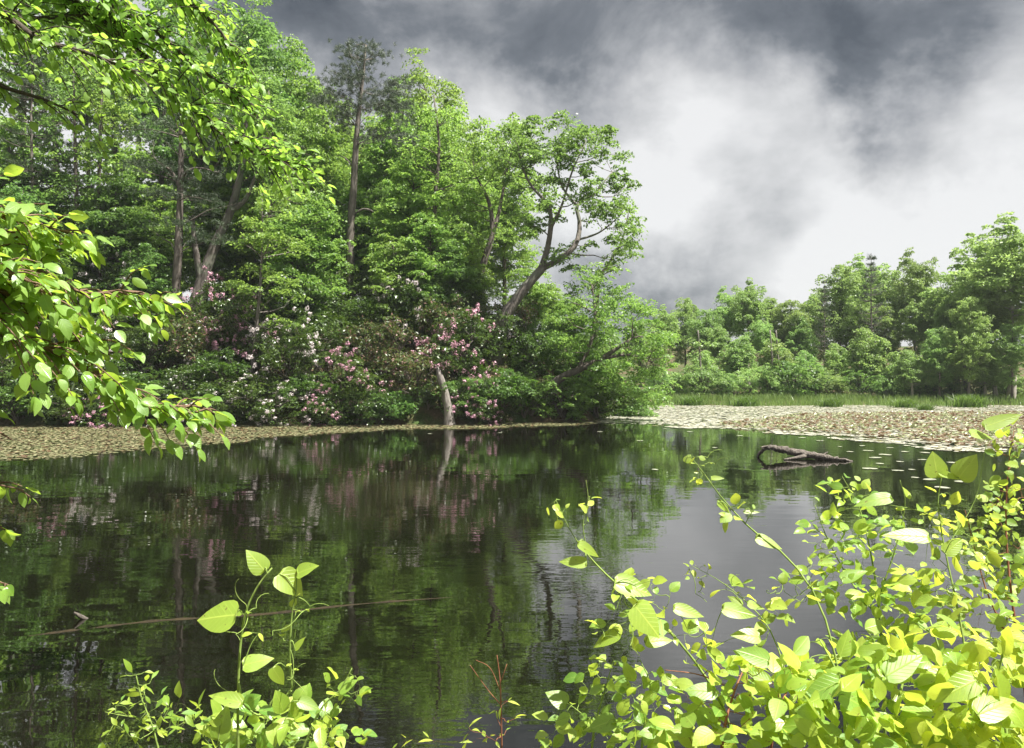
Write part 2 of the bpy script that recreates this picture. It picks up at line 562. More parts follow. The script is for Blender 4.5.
def make_ground():
    xs = np.unique(np.concatenate([np.linspace(-165, -60, 20), np.linspace(-60, 70, 200), np.linspace(70, 165, 20)]))
    ys = np.unique(np.concatenate([np.linspace(-65, -8, 12), np.linspace(-8, 12, 50), np.linspace(12, 44, 30), np.linspace(44, 110, 130), np.linspace(110, 185, 16)]))
    X, Y = np.meshgrid(xs, ys)
    Z = terrain(X, Y)
    V = np.stack([X, Y, Z], -1).reshape(-1, 3)
    nx, ny = len(xs), len(ys)
    i = np.arange(ny - 1)[:, None] * nx + np.arange(nx - 1)[None]
    Fq = np.stack([i, i + 1, i + nx + 1, i + nx], -1).reshape(-1, 4)
    mb = MB()
    mb.add(V, Fq)
    o = mb.build('ground', MATS['forest_floor'], smooth=True)
    o['kind'] = 'structure'
    mb = MB()
    mb.add([(-110, -60, 0), (130, -60, 0), (130, 120, 0), (-110, 120, 0)], [[0, 1, 2, 3]])
    o = mb.build('pond_water', MATS['pond_water'])
    o['kind'] = 'structure'


make_ground()


# ------------------------------------------------------------------ growing things
class Skeleton:
    def __init__(self):
        self.p, self.r = np.zeros((0, 3)), np.zeros(0)
    def push(self, p, r):
        self.p = np.vstack([self.p, p])
        self.r = np.concatenate([self.r, r])


def attach(mb, sk, centres, rng, climb=1.0, thick=.018, tipr=.010, sides=4, wander=.07, seg=5, grow=True, rise=.5):
    """joins every centre to the nearest fitting point of the skeleton by a curved limb"""
    out = np.zeros_like(centres)
    d0 = np.linalg.norm(sk.p[None, :, :] - centres[:, None, :], axis=2).min(1)
    for i in np.argsort(d0):
        c = centres[i]
        dv = c - sk.p
        d = np.linalg.norm(dv, axis=1)
        cost = d + climb * np.maximum(0, -dv[:, 2] + .25 * np.linalg.norm(dv[:, :2], axis=1)) + .02 / np.maximum(sk.r, .01)
        j = int(np.argmin(cost))
        p, dist = sk.p[j], max(d[j], 1e-3)
        mid = p + (c - p) * np.array([.55, .55, rise]) + rng.normal(0, wander * dist, 3)
        path = cr([p, mid, c], seg)
        if seg > 4:
            path[1:-1] += rng.normal(0, wander * .35 * dist, (seg - 2, 3))
        r0 = min(.7 * sk.r[j], tipr + thick * dist)
        rad = np.linspace(r0, min(tipr, r0), seg)
        tube(mb, path, rad, sides)
        if grow:
            sk.push(path[1:], rad[1:])
        out[i] = nrm(c - path[-2])
    return out


def spray_leaves(mb, C, R, rng, sprays, per, size, flat=.6, spread=.5, tilt=.35, jitter=.45, droop=.25, aspect=.62):
    """every clump is several flat sprays of leaves"""
    K = len(C)
    b = nrm(rng.normal(size=(K, sprays, 3))) * rng.uniform(0, 1, (K, sprays, 1)) ** .45
    sc = C[:, None, :] + b * R[:, None, None] * np.array([1, 1, flat])
    sr = R[:, None] * rng.uniform(.30, .30 + spread, (K, sprays))
    N = nrm(np.array([0, 0, 1.0]) + tilt * b * np.array([1.6, 1.6, .4]) + rng.normal(0, tilt * .7, (K, sprays, 3)))
    U = nrm(np.cross(N, rng.normal(size=(K, sprays, 3))))
    W = np.cross(N, U)
    a = rng.uniform(0, 2 * np.pi, (K, sprays, per))
    q = np.sqrt(rng.uniform(0, 1, (K, sprays, per))) * sr[..., None]
    o = np.cos(a)[..., None] * U[:, :, None, :] + np.sin(a)[..., None] * W[:, :, None, :]
    pos = sc[:, :, None, :] + o * q[..., None] + rng.normal(0, .10, (K, sprays, per, 1)) * N[:, :, None, :] * sr[..., None, None]
    pos[..., 2] -= droop * (q ** 2) / np.maximum(sr[..., None], .05)
    nn = nrm(N[:, :, None, :] + rng.normal(0, jitter, pos.shape))
    dd = o + rng.normal(0, .6, pos.shape) + np.array([0, 0, -.25])
    M = K * sprays * per
    L = size * rng.uniform(.65, 1.3, M)
    rhombs(mb, pos.reshape(M, 3), dd.reshape(M, 3), nn.reshape(M, 3), L, L * aspect)


def needle_tufts(mb, C, rng, per=16, length=.22, width=.028, up=.25):
    K = len(C)
    d = nrm(rng.normal(size=(K, per, 3)) + np.array([0, 0, up]))
    L = length * rng.uniform(.6, 1.25, (K, per, 1))
    base = C[:, None, :] + rng.normal(0, length * .22, (K, per, 3))
    side = nrm(np.cross(d, rng.normal(size=(K, per, 3)))) * width * .5
    V = np.stack([base - side, base + side, base + d * L], 2)
    mb.add(V.reshape(-1, 3), np.arange(K * per * 3).reshape(-1, 3))


def ellipsoid_points(rng, K, c, r, shell=.4):
    p = nrm(rng.normal(size=(K, 3))) * rng.uniform(0, 1, (K, 1)) ** shell
    return np.asarray(c) + p * np.asarray(r)


def make_tree_proto(seed, H, crown_lo, rx, K, clump, sprays, per, leaf, trunk_r=.22, lean=.04, bark='bark_grey', mat='leaf_mid', flat=.6, shape='oval', tilt=.35, jitter=.6):
    """a leafy tree standing at the origin (trunk + crown), returned unplaced"""
    rng = np.random.default_rng(seed)
    root = thing('leafy_tree', 'leafy tree', 'tree')
    zt = np.linspace(0, .84, 8)
    off = np.cumsum(rng.normal(0, lean * H * .12, (8, 2)), 0)
    off -= off[0]
    tp = np.column_stack([off, zt * H])
    tp[0, 2] = -.4
    tr = trunk_r * (1 - .93 * zt ** .9) + .02
    tr[0] *= 1.35
    tp = cr(np.column_stack([tp, tr]), 22)
    tm, cm, sk = MB(), MB(), Skeleton()
    tube(tm, tp[:, :3], tp[:, 3], 8)
    sk.push(tp[:, :3], tp[:, 3])
    zc, rz = H * (1 + crown_lo) / 2, H * (1 - crown_lo) / 2
    c = ellipsoid_points(rng, K, (tp[-6, 0], tp[-6, 1], zc), (rx, rx, rz * .93), .45)
    f = (c[:, 2] - (zc - rz)) / (2 * rz)
    if shape == 'oval':
        c[:, :2] *= (.65 + .45 * np.sin(np.pi * np.clip(f, 0, 1)) ** .8)[:, None]
    elif shape == 'layer':
        c[:, :2] *= (1.15 - .75 * np.clip(f, 0, 1))[:, None]
    # uneven outline: a few lobes reach further out than the rest
    ang = np.arctan2(c[:, 1], c[:, 0])
    c[:, :2] *= (1 + .22 * np.sin(3 * ang + rng.uniform(0, 6) + c[:, 2] * .6))[:, None]
    R = clump * rng.uniform(.6, 1.25, K)
    attach(tm, sk, c, rng)
    spray_leaves(cm, c, R, rng, sprays, per, leaf, flat=flat, tilt=tilt, jitter=jitter)
    tm.build('trunk', MATS[bark], root, smooth=True)
    cm.build('crown', MATS[mat], root)
    root['height'] = H
    return root


def make_pine_proto(seed, H, lo, reach, n, bark='bark_pine', mat='needle', tufts=9, per=15, trunk_r=.24, length=.24):
    rng = np.random.default_rng(seed)
    root = thing('pine_tree', 'pine tree', 'tree')
    zt = np.linspace(0, 1, 8)
    off = np.cumsum(rng.normal(0, .05, (8, 2)), 0)
    off -= off[0]
    tp = cr(np.column_stack([off, zt * H, trunk_r * (1 - .9 * zt) + .01]), 24)
    tp[0, 2] = -.4
    tm, cm = MB(), MB()
    tube(tm, tp[:, :3], tp[:, 3], 8)
    pts = []
    for i in range(n):
        f = rng.uniform(lo, .985)
        j = min(int(f * 23), 22)
        p = tp[j, :3]
        a = rng.uniform(0, 2 * np.pi)
        ln = reach * (1 - ((f - lo) / (1 - lo)) ** 1.6 * .75) * rng.uniform(.55, 1.15)
        d = np.array([math.cos(a), math.sin(a), rng.uniform(-.05, .35)])
        e = p + d * ln
        m = p + d * ln * .55 + np.array([0, 0, -.05 * ln])
        path = cr([p, m, e + np.array([0, 0, .10 * ln])], 6)
        tube(tm, path, np.linspace(.05, .012, 6) * (trunk_r / .24), 4)
        k = tufts
        t = rng.uniform(.35, 1.05, k)
        q = p + (e - p) * t[:, None]
        sidev = np.array([-d[1], d[0], 0])
        q = q + sidev * (rng.normal(0, .22, k) * ln * t)[:, None] + rng.normal(0, .08, (k, 3))
        q[:, 2] += .10 * ln * t ** 2
        pts.append(q)
    needle_tufts(cm, np.concatenate(pts), rng, per, length)
    tm.build('trunk', MATS[bark], root, smooth=True)
    cm.build('crown', MATS[mat], root)
    root['height'] = H
    return root


def px_paths(paths, rng=None, n=14):
    """picture paths -> world paths with radius; a path is [(px, py, d, radius), ...]"""
    out = []
    for path in paths:
        w = np.array([np.append(P(a[0], a[1], a[2]), a[3]) for a in path])
        out.append(cr(w, n if len(path) > 2 else 6))
    return out


def hero_tree(name, label, seed, trunks, regions, leafmat, barkmat, leaf=.18, sprays=5, per=26, clump=.9, group=None, flat=.6, pine=False, sides=9, tilt=.35,
              depth=2.2, thick=.018, bare=None, cat='tree', aspect=.62, ground=True):
    """a tree that follows the photograph's own trunk lines; regions = where its leaf clumps hang"""
    rng = np.random.default_rng(seed)
    paths = px_paths(trunks)
    base = paths[0][0, :3].copy()
    if ground:
        base[2] = gz(base[0], base[1])
        paths[0] = np.vstack([[base[0], base[1], base[2] - .35, paths[0][0, 3] * 1.3], paths[0]])
        if paths[0][1, 2] < base[2]:
            paths[0] = paths[0][[k for k in range(len(paths[0])) if k == 0 or paths[0][k, 2] > base[2] - .2]]
    root = thing(name, label, cat, base, group)
    tm, cm, sk = MB(), MB(), Skeleton()
    for k, p in enumerate(paths):
        tube(tm, p[:, :3], p[:, 3], sides if k == 0 else 7, cap=True, rough=.05, rng=rng)
        sk.push(p[:, :3], p[:, 3])
    for p in px_paths(bare or []):
        tube(tm, p[:, :3], p[:, 3], 6, cap=True)
    if regions:
        cs = []
        for (px, py, rx, ry, K) in regions:
            q = nrm(rng.normal(size=(K, 2))) * rng.uniform(0, 1, (K, 1)) ** .5
            dd = base[1] + rng.uniform(-depth, depth, K)
            cs += [P(px + rx * a, py + ry * b, d) for (a, b), d in zip(q, dd)]
        c = np.array(cs)
        attach(tm, sk, c, rng, thick=thick)
        if pine:
            tp = []
            for ci in c:
                k = rng.integers(9, 15)
                tp.append(ci + rng.normal(0, 1, (k, 3)) * np.array([.62, .62, .14]) * clump)
            needle_tufts(cm, np.concatenate(tp), rng, per, .25, .03)
        else:
            spray_leaves(cm, c, clump * rng.uniform(.55, 1.2, len(c)), rng, sprays, per, leaf, flat=flat, tilt=tilt, aspect=aspect)
        cm.build('crown', MATS[leafmat], root, origin=base)
    tm.build('trunk', MATS[barkmat], root, smooth=True, origin=base)
    return root


# ------------------------------------------------------------------ the wooded bank: trees that can be told apart
hero_tree('pine_tree', 'tall straight pine with sparse grey green top, bare trunk rising above the pink bushes', 11,
          [[(351, 335, 57, .34), (350, 250, 57, .29), (354, 180, 57, .24), (357, 130, 57, .19), (362, 85, 57, .12), (366, 45, 57, .04)]],
          [(362, 54, 22, 14, 14), (343, 78, 26, 10, 14), (385, 88, 26, 10, 14), (336, 98, 22, 9, 9), (368, 104, 32, 10, 14), (395, 112, 18, 10, 8), (345, 122, 22, 8, 8), (382, 134, 30, 8, 10), (402, 146, 14, 8, 5)],
          'needle_dusty', 'bark_pine', pine=True, per=30, clump=.85, depth=2.0, thick=.014,
          bare=[[(354, 214, 57, .09), (365, 209, 56.6, .07), (377, 215, 56.3, .05), (388, 234, 56, .02)], [(354, 168, 57, .06), (345, 158, 57, .04), (336, 155, 57, .02)]])

hero_tree('leaning_tree', 'thick grey trunk leaning over the water, forked limbs with thin leaves against the sky', 12,
          [[(495, 340, 52, .508), (503, 320, 52, .426), (516, 300, 52, .353), (532, 280, 52, .303), (543, 268, 52, .271)],
           [(540, 271, 52, .221), (547, 251, 52, .197), (551, 225, 51.6, .164), (548, 205, 51.4, .131), (530, 184, 51, .082), (520, 160, 51, .041)],
           [(543, 268, 52, .230), (562, 258, 52.2, .197), (576, 244, 52.3, .172), (580, 225, 52.6, .139), (577, 204, 52.8, .107), (592, 196, 53, .074), (612, 172, 53.4, .033)],
           [(577, 206, 52.8, .090), (562, 186, 53, .066), (556, 158, 53.4, .033)],
           [(551, 228, 51.6, .115), (562, 205, 51, .082), (572, 172, 50.6, .057), (586, 142, 50.4, .025)],
           [(578, 240, 52.4, .082), (600, 232, 52, .057), (622, 214, 52, .025)]],
          [(545, 140, 45, 24, 26), (590, 150, 32, 26, 20), (520, 170, 30, 28, 14), (608, 185, 26, 30, 15), (560, 185, 34, 22, 10), (615, 220, 20, 30, 10), (575, 250, 30, 18, 6), (535, 220, 22, 22, 5), (620, 250, 14, 18, 6)],
          'leaf_mid', 'bark_grey', leaf=.20, sprays=6, per=30, clump=.85, depth=2.6)

hero_tree('twin_stemmed_tree', 'twin stemmed leafy tree just left of the thick leaning trunk', 13,
          [[(483, 318, 56, .30), (481, 285, 56, .27), (484, 262, 56, .24), (492, 236, 56, .20), (490, 205, 56, .14), (477, 178, 56, .06)],
           [(491, 240, 56, .16), (499, 212, 56.3, .13), (505, 180, 56.6, .09), (512, 148, 56.6, .04)]],
          [(478, 150, 26, 30, 24), (508, 140, 24, 26, 16), (465, 195, 22, 30, 14), (500, 180, 22, 22, 10), (480, 225, 26, 20, 8)],
          'leaf_spring', 'bark_dark', leaf=.20, sprays=5, per=18, clump=.85)

hero_tree('forked_tree', 'stout forked trunk beside a broken pale stub on the slope', 14,
          [[(192, 315, 54, .55), (200, 290, 54, .46), (207, 268, 54, .40), (216, 243, 54, .34), (231, 210, 54, .29), (240, 176, 54, .22), (246, 130, 54, .12), (250, 90, 54, .05)],
           [(230, 212, 54, .2), (245, 200, 53.6, .16), (256, 175, 53.4, .10), (270, 140, 53, .05)]],
          [(250, 95, 32, 28, 22), (270, 125, 26, 30, 16), (225, 110, 26, 30, 14), (262, 165, 26, 22, 8)],
          'leaf_mid', 'bark_grey', leaf=.20, sprays=5, per=20, clump=.95,
          bare=[[(201, 285, 54, .26), (197, 258, 53.7, .22), (194, 238, 53.6, .17), (193, 217, 53.6, .11)]])

hero_tree('pine_tree', 'pine with grey trunk and level needle boughs beside the forked trunk', 15,
          [[(164, 385, 52.5, .36), (171, 335, 52.5, .32), (177, 275, 52.5, .28), (180, 205, 52.5, .22), (181, 150, 52.5, .16), (182, 100, 52.5, .06)],
           [(180, 188, 52.5, .10), (186, 172, 52, .09), (200, 168, 51.6, .06), (216, 172, 51.4, .03)],
           [(180, 190, 52.5, .10), (172, 172, 52.3, .08), (158, 162, 52, .04)]],
          [(205, 178, 34, 10, 14), (150, 165, 34, 12, 14), (215, 205, 34, 10, 12), (185, 120, 36, 12, 12), (160, 195, 30, 10, 10), (215, 235, 28, 12, 10), (150, 130, 30, 12, 10), (205, 145, 26, 10, 8), (170, 225, 24, 10, 7)],
          'needle', 'bark_dark', pine=True, per=18, clump=.85, depth=2.2)

hero_tree('slender_tree', 'slim pale trunk at the water edge with drooping light green sprays', 16,
          [[(250, 424, 48.2, .15), (251, 385, 48.2, .13), (255, 340, 48.2, .11), (259, 300, 48.2, .09), (262, 250, 48.2, .06), (262, 195, 48.2, .03)]],
          [(275, 200, 28, 18, 12), (258, 235, 30, 18, 12), (285, 245, 24, 16, 8), (255, 280, 30, 14, 10), (285, 285, 26, 12, 8), (245, 312, 18, 10, 4), (278, 322, 18, 10, 4)],
          'leaf_spring', 'bark_grey', leaf=.17, sprays=5, per=24, clump=.8, tilt=.3, flat=.4)

hero_tree('overhanging_tree', 'bright green tree arching low over the water at the tip of the bank', 17,
          [[(532, 408, 49.6, .34), (545, 392, 49.6, .30), (560, 379, 49.6, .26), (580, 369, 49.5, .22), (604, 357, 49.2, .15), (632, 338, 49, .07)],
           [(578, 370, 49.5, .14), (590, 345, 49.5, .11), (595, 315, 49.5, .08), (592, 285, 49.5, .04)],
           [(604, 358, 49.2, .12), (628, 355, 49, .08), (652, 362, 48.6, .04)]],
          [(598, 300, 32, 26, 20), (632, 322, 32, 26, 24), (600, 345, 52, 22, 24), (648, 352, 26, 26, 20), (612, 380, 44, 18, 22), (650, 388, 22, 18, 12), (580, 280, 20, 14, 6), (570, 325, 26, 20, 8), (662, 340, 12, 20, 6)],
          'leaf_spring', 'bark_dark', leaf=.165, sprays=5, per=32, clump=.85, depth=2.6, flat=.5)

hero_tree('slender_tree', 'slim bent tree with bright leaves between leaning trunk and arching tree', 18,
          [[(596, 330, 56, .14), (599, 282, 56, .12), (610, 262, 56, .10), (622, 240, 56, .06), (628, 215, 56, .03)]],
          [(618, 250, 14, 22, 8), (628, 222, 10, 18, 6), (604, 275, 16, 12, 5)],
          'leaf_spring', 'bark_dark', leaf=.2, sprays=4, per=16, clump=.7, ground=True)

hero_tree('broken_snag', 'pale broken dead trunk standing among the bushes at the waterline', 19,
          [[(450, 426, 46.5, .36), (448, 408, 46.5, .25), (445, 392, 46.5, .23), (440, 376, 46.5, .19), (437, 367, 46.5, .07)]],
          [], 'leaf_mid', 'dead_wood', cat='dead tree')

GP = 'trees in the wooded bank'
for i, (name, label, px, d, top, mt) in enumerate([
    ('slim_tree', 'slim dark trunk with light crown, nearest the frame edge in the wooded bank', 76, 55, 60, 'leaf_mid'),
    ('slim_tree', 'slim straight trunk next to the needle bough pine, thin crown', 102, 55, 40, 'leaf_spring'),
    ('slim_tree', 'thin straight dark trunk close behind the slim pale waterside tree', 268, 55, 90, 'leaf_mid'),
    ('slim_tree', 'thin trunk between the tall pine and the twin stemmed tree', 436, 55, 95, 'leaf_spring'),
]):
    rr = np.random.default_rng(300 + i)
    j = lambda: float(rr.uniform(-5, 5))
    hero_tree(name, label, 31 + i,
              [[(px, 320, d, .20), (px + j(), 270, d, .18), (px + j(), 200, d, .14), (px + j(), (top + 200) / 2, d, .10), (px + j(), top, d, .04)]],
              [(px, top + 18, 22, 16, 9), (px - 8, top + 50, 26, 20, 12), (px + 10, top + 85, 24, 20, 10), (px, top + 125, 26, 18, 6)],
              mt, 'bark_dark', leaf=.19, sprays=5, per=20, clump=.95, group=GP)

# ------------------------------------------------------------------ kinds of forest tree, built once each and copied
protos = {
    'a': make_tree_proto(101, 18, .12, 3.9, 150, 1.1, 6, 54, .20, mat='leaf_mid'),
    'b': make_tree_proto(102, 18, .20, 3.4, 130, 1.05, 6, 54, .19, mat='leaf_spring', bark='bark_dark'),
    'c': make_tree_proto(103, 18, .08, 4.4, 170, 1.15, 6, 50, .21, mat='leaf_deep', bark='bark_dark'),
    'u': make_tree_proto(104, 8, .08, 2.6, 110, .75, 5, 50, .145, mat='leaf_mid', trunk_r=.11, flat=.35, shape='layer', tilt=.25, bark='bark_dark'),
    'v': make_tree_proto(105, 8, .10, 2.3, 95, .75, 5, 50, .14, mat='leaf_spring', trunk_r=.10, flat=.35, shape='layer', tilt=.25, bark='bark_dark'),
    's': make_tree_proto(111, 18, .34, 3.4, 62, .95, 5, 30, .23, mat='leaf_mid', bark='bark_dark'),
    'p': make_pine_proto(106, 20, .35, 3.4, 90, tufts=12, per=18),
    'f': make_tree_proto(107, 16, .14, 3.2, 120, 1.05, 6, 60, .21, mat='leaf_far', tilt=.6, jitter=.95),
    'g': make_tree_proto(108, 16, .30, 2.7, 95, 1.0, 6, 60, .20, mat='leaf_far', tilt=.6, jitter=.95, trunk_r=.24, bark='bark_pale'),
    'h': make_tree_proto(109, 16, .10, 2.9, 110, 1.0, 6, 60, .20, mat='leaf_far', bark='bark_dark', tilt=.6, jitter=.95),
    'r': make_tree_proto(110, 7, .16, 2.0, 80, .75, 6, 50, .17, mat='leaf_far', trunk_r=.16, bark='bark_pale', tilt=.6, jitter=.95),
}
first_use = {}


def plant(kind, px, d, top, label, group, rng, mats=None, width=1.0, name=None):
    x = (px - CX) / F * d
    z = gz(x, d)
    ztop = CAMH - (top - CY) / F * d
    pr = protos[kind]
    s = (ztop - z) / pr['height'] * 1.07
    sc = (s * width, s * width, s)
    if kind not in first_use:
        first_use[kind] = pr
        pr.location = (x, d, z)
        pr.scale = sc
        pr['label'] = label
        pr['group'] = group
        o = pr
        # the first one keeps its own materials
    else:
        o = copy_thing(pr, (x, d, z), rng.uniform(0, 6.28), sc, label, group, mats)
    return o


rng = np.random.default_rng(5)
GF = 'trees in the wooded bank'
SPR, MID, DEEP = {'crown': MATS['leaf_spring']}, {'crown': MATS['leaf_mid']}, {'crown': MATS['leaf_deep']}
for k, px, d, top, label, mats in [
    ('s', 22, 62, -50, 'tall full crowned tree behind the overhead branch at the frame edge', None),
    ('s', 52, 72, -25, 'dark crowned tree seen through the gaps of the overhead branch', None),
    ('s', 112, 67, -10, 'broad dark tree behind the two slim straight trunks', None),
    ('s', 140, 76, -5, 'tree with light crown rising just behind the needle bough pine', None),
    ('s', 165, 64, 5, 'full tree directly behind the needle bough pine', None),
    ('b', 203, 70, 5, 'high leafy tree topping out under the overhead branch tips', None),
    ('a', 230, 61, 10, 'tree crowding the crown of the forked trunk', DEEP),
    ('b', 266, 66, 18, 'highest light crown against dark cloud beyond the overhead branch', None),
    ('a', 297, 63, 72, 'rounded crown one step lower, beside the highest light crown', SPR),
    ('c', 318, 74, 84, 'dark tree just behind the tall pine on its near side', None),
    ('b', 335, 66, 108, 'light tree hugging the bare trunk of the tall pine', None),
    ('a', 385, 70, 112, 'mid green tree peeping past the tall pine top', None),
    ('b', 404, 64, 92, 'light green spire beside the tall pine', None),
    ('b', 426, 68, 64, 'tall narrow pale topped tree between the tall pine and twin stemmed tree', None),
    ('a', 448, 63, 122, 'leafy tree in the dip of the skyline before the twin stemmed tree', SPR),
    ('c', 462, 73, 140, 'dark tree filling in behind the twin stemmed tree', MID),
    ('b', 505, 70, 128, 'light tree showing between twin stems and leaning limbs', None),
    ('p', 32, 56, 70, 'dark pine with shaggy boughs at the frame edge', None),
    ('p', 88, 68, 55, 'dark pine standing behind the two slim straight trunks', None),
    ('c', 0, 80, 150, 'deep green tree at the very edge far up the slope', None),
    ('c', 250, 84, 60, 'deep green tree far up the slope behind the forked trunk', None),
    ('c', 370, 84, 130, 'deep green tree far up the slope behind the tall pine', None),
    ('c', 180, 84, 130, 'deep green tree far up the slope behind the needle bough pine', None),
]:
    plant(k, px, d, top, label, GF, rng, mats, width=.9)

GU = 'young trees under the canopy'
for k, px, d, top, label, mats in [
    ('u', 22, 53, 190, 'layered young tree behind the near leafy branch at the frame edge', None),
    ('v', 62, 54, 225, 'pale layered sapling behind the near leafy branch', None),
    ('u', 118, 55, 180, 'layered young tree in front of the two slim straight trunks', None),
    ('v', 146, 52, 245, 'low sapling at the foot of the needle bough pine', MID),
    ('u', 238, 57.5, 225, 'young layered tree growing beside the forked trunk', None),
    ('v', 300, 53, 180, 'pale feathery young tree right behind the slim pale waterside tree', None),
    ('u', 316, 59.5, 200, 'layered young tree half hidden by the pale feathery one', None),
    ('v', 328, 59, 255, 'small pale sapling at the foot of the tall pine', None),
    ('u', 376, 60, 190, 'layered young tree under the bare dead bough of the tall pine', None),
    ('v', 392, 53, 235, 'pale layered sapling with drooping sprays near the tall pine', None),
    ('u', 412, 56, 165, 'young tree with feathery layered sprays in the middle of the bank', SPR),
    ('v', 428, 54, 215, 'pale sapling with diagonal sprays above the white flowering bush', None),
    ('u', 452, 54, 245, 'low layered young tree above the bronze bushes', None),
    ('v', 468, 56, 235, 'pale sapling standing against the twin stems', None),
    ('v', 528, 59, 262, 'small light tree behind the leaning trunk', None),
    ('u', 552, 62, 285, 'low bushy tree under the fork of the leaning trunk', SPR),
    ('u', 575, 60, 300, 'low rounded tree beyond the leaning trunk towards the open sky', SPR),
    ('u', 10, 58, 125, 'taller young tree at the frame edge below the shaggy dark pine', SPR),
    ('u', 48, 57, 165, 'young tree with full green crown between shaggy pine and the two slim trunks', None),
    ('v', 90, 57, 175, 'pale full sapling crossing the first slim straight trunk', None),
    ('u', 135, 58, 150, 'young tree filling the space before the needle bough pine', SPR),
    ('v', 160, 56, 200, 'pale sapling showing between needle boughs', None),
    ('u', 212, 60, 180, 'young tree in the crook of the forked trunk', SPR),
    ('v', 255, 57, 190, 'pale young tree right behind the forked trunk limb', None),
    ('u', 350, 59, 190, 'young tree directly behind the bare trunk of the tall pine', SPR),
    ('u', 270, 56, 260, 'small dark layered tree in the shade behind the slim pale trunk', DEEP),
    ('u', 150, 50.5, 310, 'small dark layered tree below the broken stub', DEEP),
]:
    plant(k, px, d, top, label, GU, rng, mats)

GR = 'trees on the far shore'
for k, px, d, top, label, w in [
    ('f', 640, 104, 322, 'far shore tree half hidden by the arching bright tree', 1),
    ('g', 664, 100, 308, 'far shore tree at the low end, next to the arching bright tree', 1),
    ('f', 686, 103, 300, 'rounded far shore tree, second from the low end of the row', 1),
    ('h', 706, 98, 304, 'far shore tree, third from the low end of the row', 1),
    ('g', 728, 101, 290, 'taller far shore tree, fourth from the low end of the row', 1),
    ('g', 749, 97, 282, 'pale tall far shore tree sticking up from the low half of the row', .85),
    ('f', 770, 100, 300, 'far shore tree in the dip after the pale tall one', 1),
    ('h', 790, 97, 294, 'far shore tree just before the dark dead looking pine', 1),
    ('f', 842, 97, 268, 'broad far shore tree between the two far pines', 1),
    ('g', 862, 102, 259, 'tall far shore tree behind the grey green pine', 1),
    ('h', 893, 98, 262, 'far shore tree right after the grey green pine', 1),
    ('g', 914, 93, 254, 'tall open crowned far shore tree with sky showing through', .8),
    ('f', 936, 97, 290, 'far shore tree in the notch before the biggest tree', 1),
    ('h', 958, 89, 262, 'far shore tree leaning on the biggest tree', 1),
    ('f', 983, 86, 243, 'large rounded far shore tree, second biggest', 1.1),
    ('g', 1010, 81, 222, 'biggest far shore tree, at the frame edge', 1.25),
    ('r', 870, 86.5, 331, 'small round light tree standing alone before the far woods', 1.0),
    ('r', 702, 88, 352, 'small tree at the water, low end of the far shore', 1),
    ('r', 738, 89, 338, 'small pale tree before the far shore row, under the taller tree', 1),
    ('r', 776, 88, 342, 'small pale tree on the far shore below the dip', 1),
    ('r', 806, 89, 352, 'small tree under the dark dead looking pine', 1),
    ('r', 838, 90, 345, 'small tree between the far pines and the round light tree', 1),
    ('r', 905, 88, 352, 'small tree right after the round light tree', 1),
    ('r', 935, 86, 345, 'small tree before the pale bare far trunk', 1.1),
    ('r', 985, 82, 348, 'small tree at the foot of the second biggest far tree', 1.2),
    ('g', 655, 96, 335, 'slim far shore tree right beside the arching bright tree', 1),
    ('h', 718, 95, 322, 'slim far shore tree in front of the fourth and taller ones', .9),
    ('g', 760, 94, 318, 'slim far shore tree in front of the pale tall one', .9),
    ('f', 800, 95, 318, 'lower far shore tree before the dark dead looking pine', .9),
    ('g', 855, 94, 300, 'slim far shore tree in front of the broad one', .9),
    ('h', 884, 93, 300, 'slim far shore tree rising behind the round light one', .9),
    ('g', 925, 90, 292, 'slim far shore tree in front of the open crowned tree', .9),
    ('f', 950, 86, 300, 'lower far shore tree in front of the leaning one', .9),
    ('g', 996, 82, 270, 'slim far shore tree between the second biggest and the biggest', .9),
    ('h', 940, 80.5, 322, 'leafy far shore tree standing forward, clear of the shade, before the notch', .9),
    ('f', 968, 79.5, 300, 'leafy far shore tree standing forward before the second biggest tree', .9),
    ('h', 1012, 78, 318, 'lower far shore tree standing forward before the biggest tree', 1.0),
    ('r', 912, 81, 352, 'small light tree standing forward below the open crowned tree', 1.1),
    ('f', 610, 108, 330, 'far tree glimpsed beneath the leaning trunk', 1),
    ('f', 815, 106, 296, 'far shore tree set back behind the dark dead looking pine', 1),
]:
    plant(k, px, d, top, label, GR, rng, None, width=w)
plant('p', 824, 93, 285, 'dark dead looking pine in the far shore row', GR, rng, {'crown': MATS['needle']}, width=.55)
plant('p', 872, 92, 262, 'grey green full pine behind the round light tree', GR, rng, {'crown': MATS['needle_dusty']}, width=.8)
hero_tree('bare_trunk', 'pale bare broken trunk among the far shore trees', 41,
          [[(967, 400, 84, .25), (965, 372, 84, .22), (963, 350, 84, .17)]], [], 'leaf_far', 'dead_wood', cat='dead tree')
for px, l in ((700, 'thin grey trunk at the far shore below the low end'), (772, 'thin pale trunk at the far shore below the dip'), (778, 'thinner of the paired pale trunks at the far shore')):
    hero_tree('bare_trunk', l, 42 + px,
              [[(px, 402, 86, .14), (px + 1, 375, 86, .12), (px - 2, 330, 86, .07)]], [(px, 345, 12, 14, 5)], 'leaf_far', 'bark_grey', leaf=.25, clump=.8, per=18)


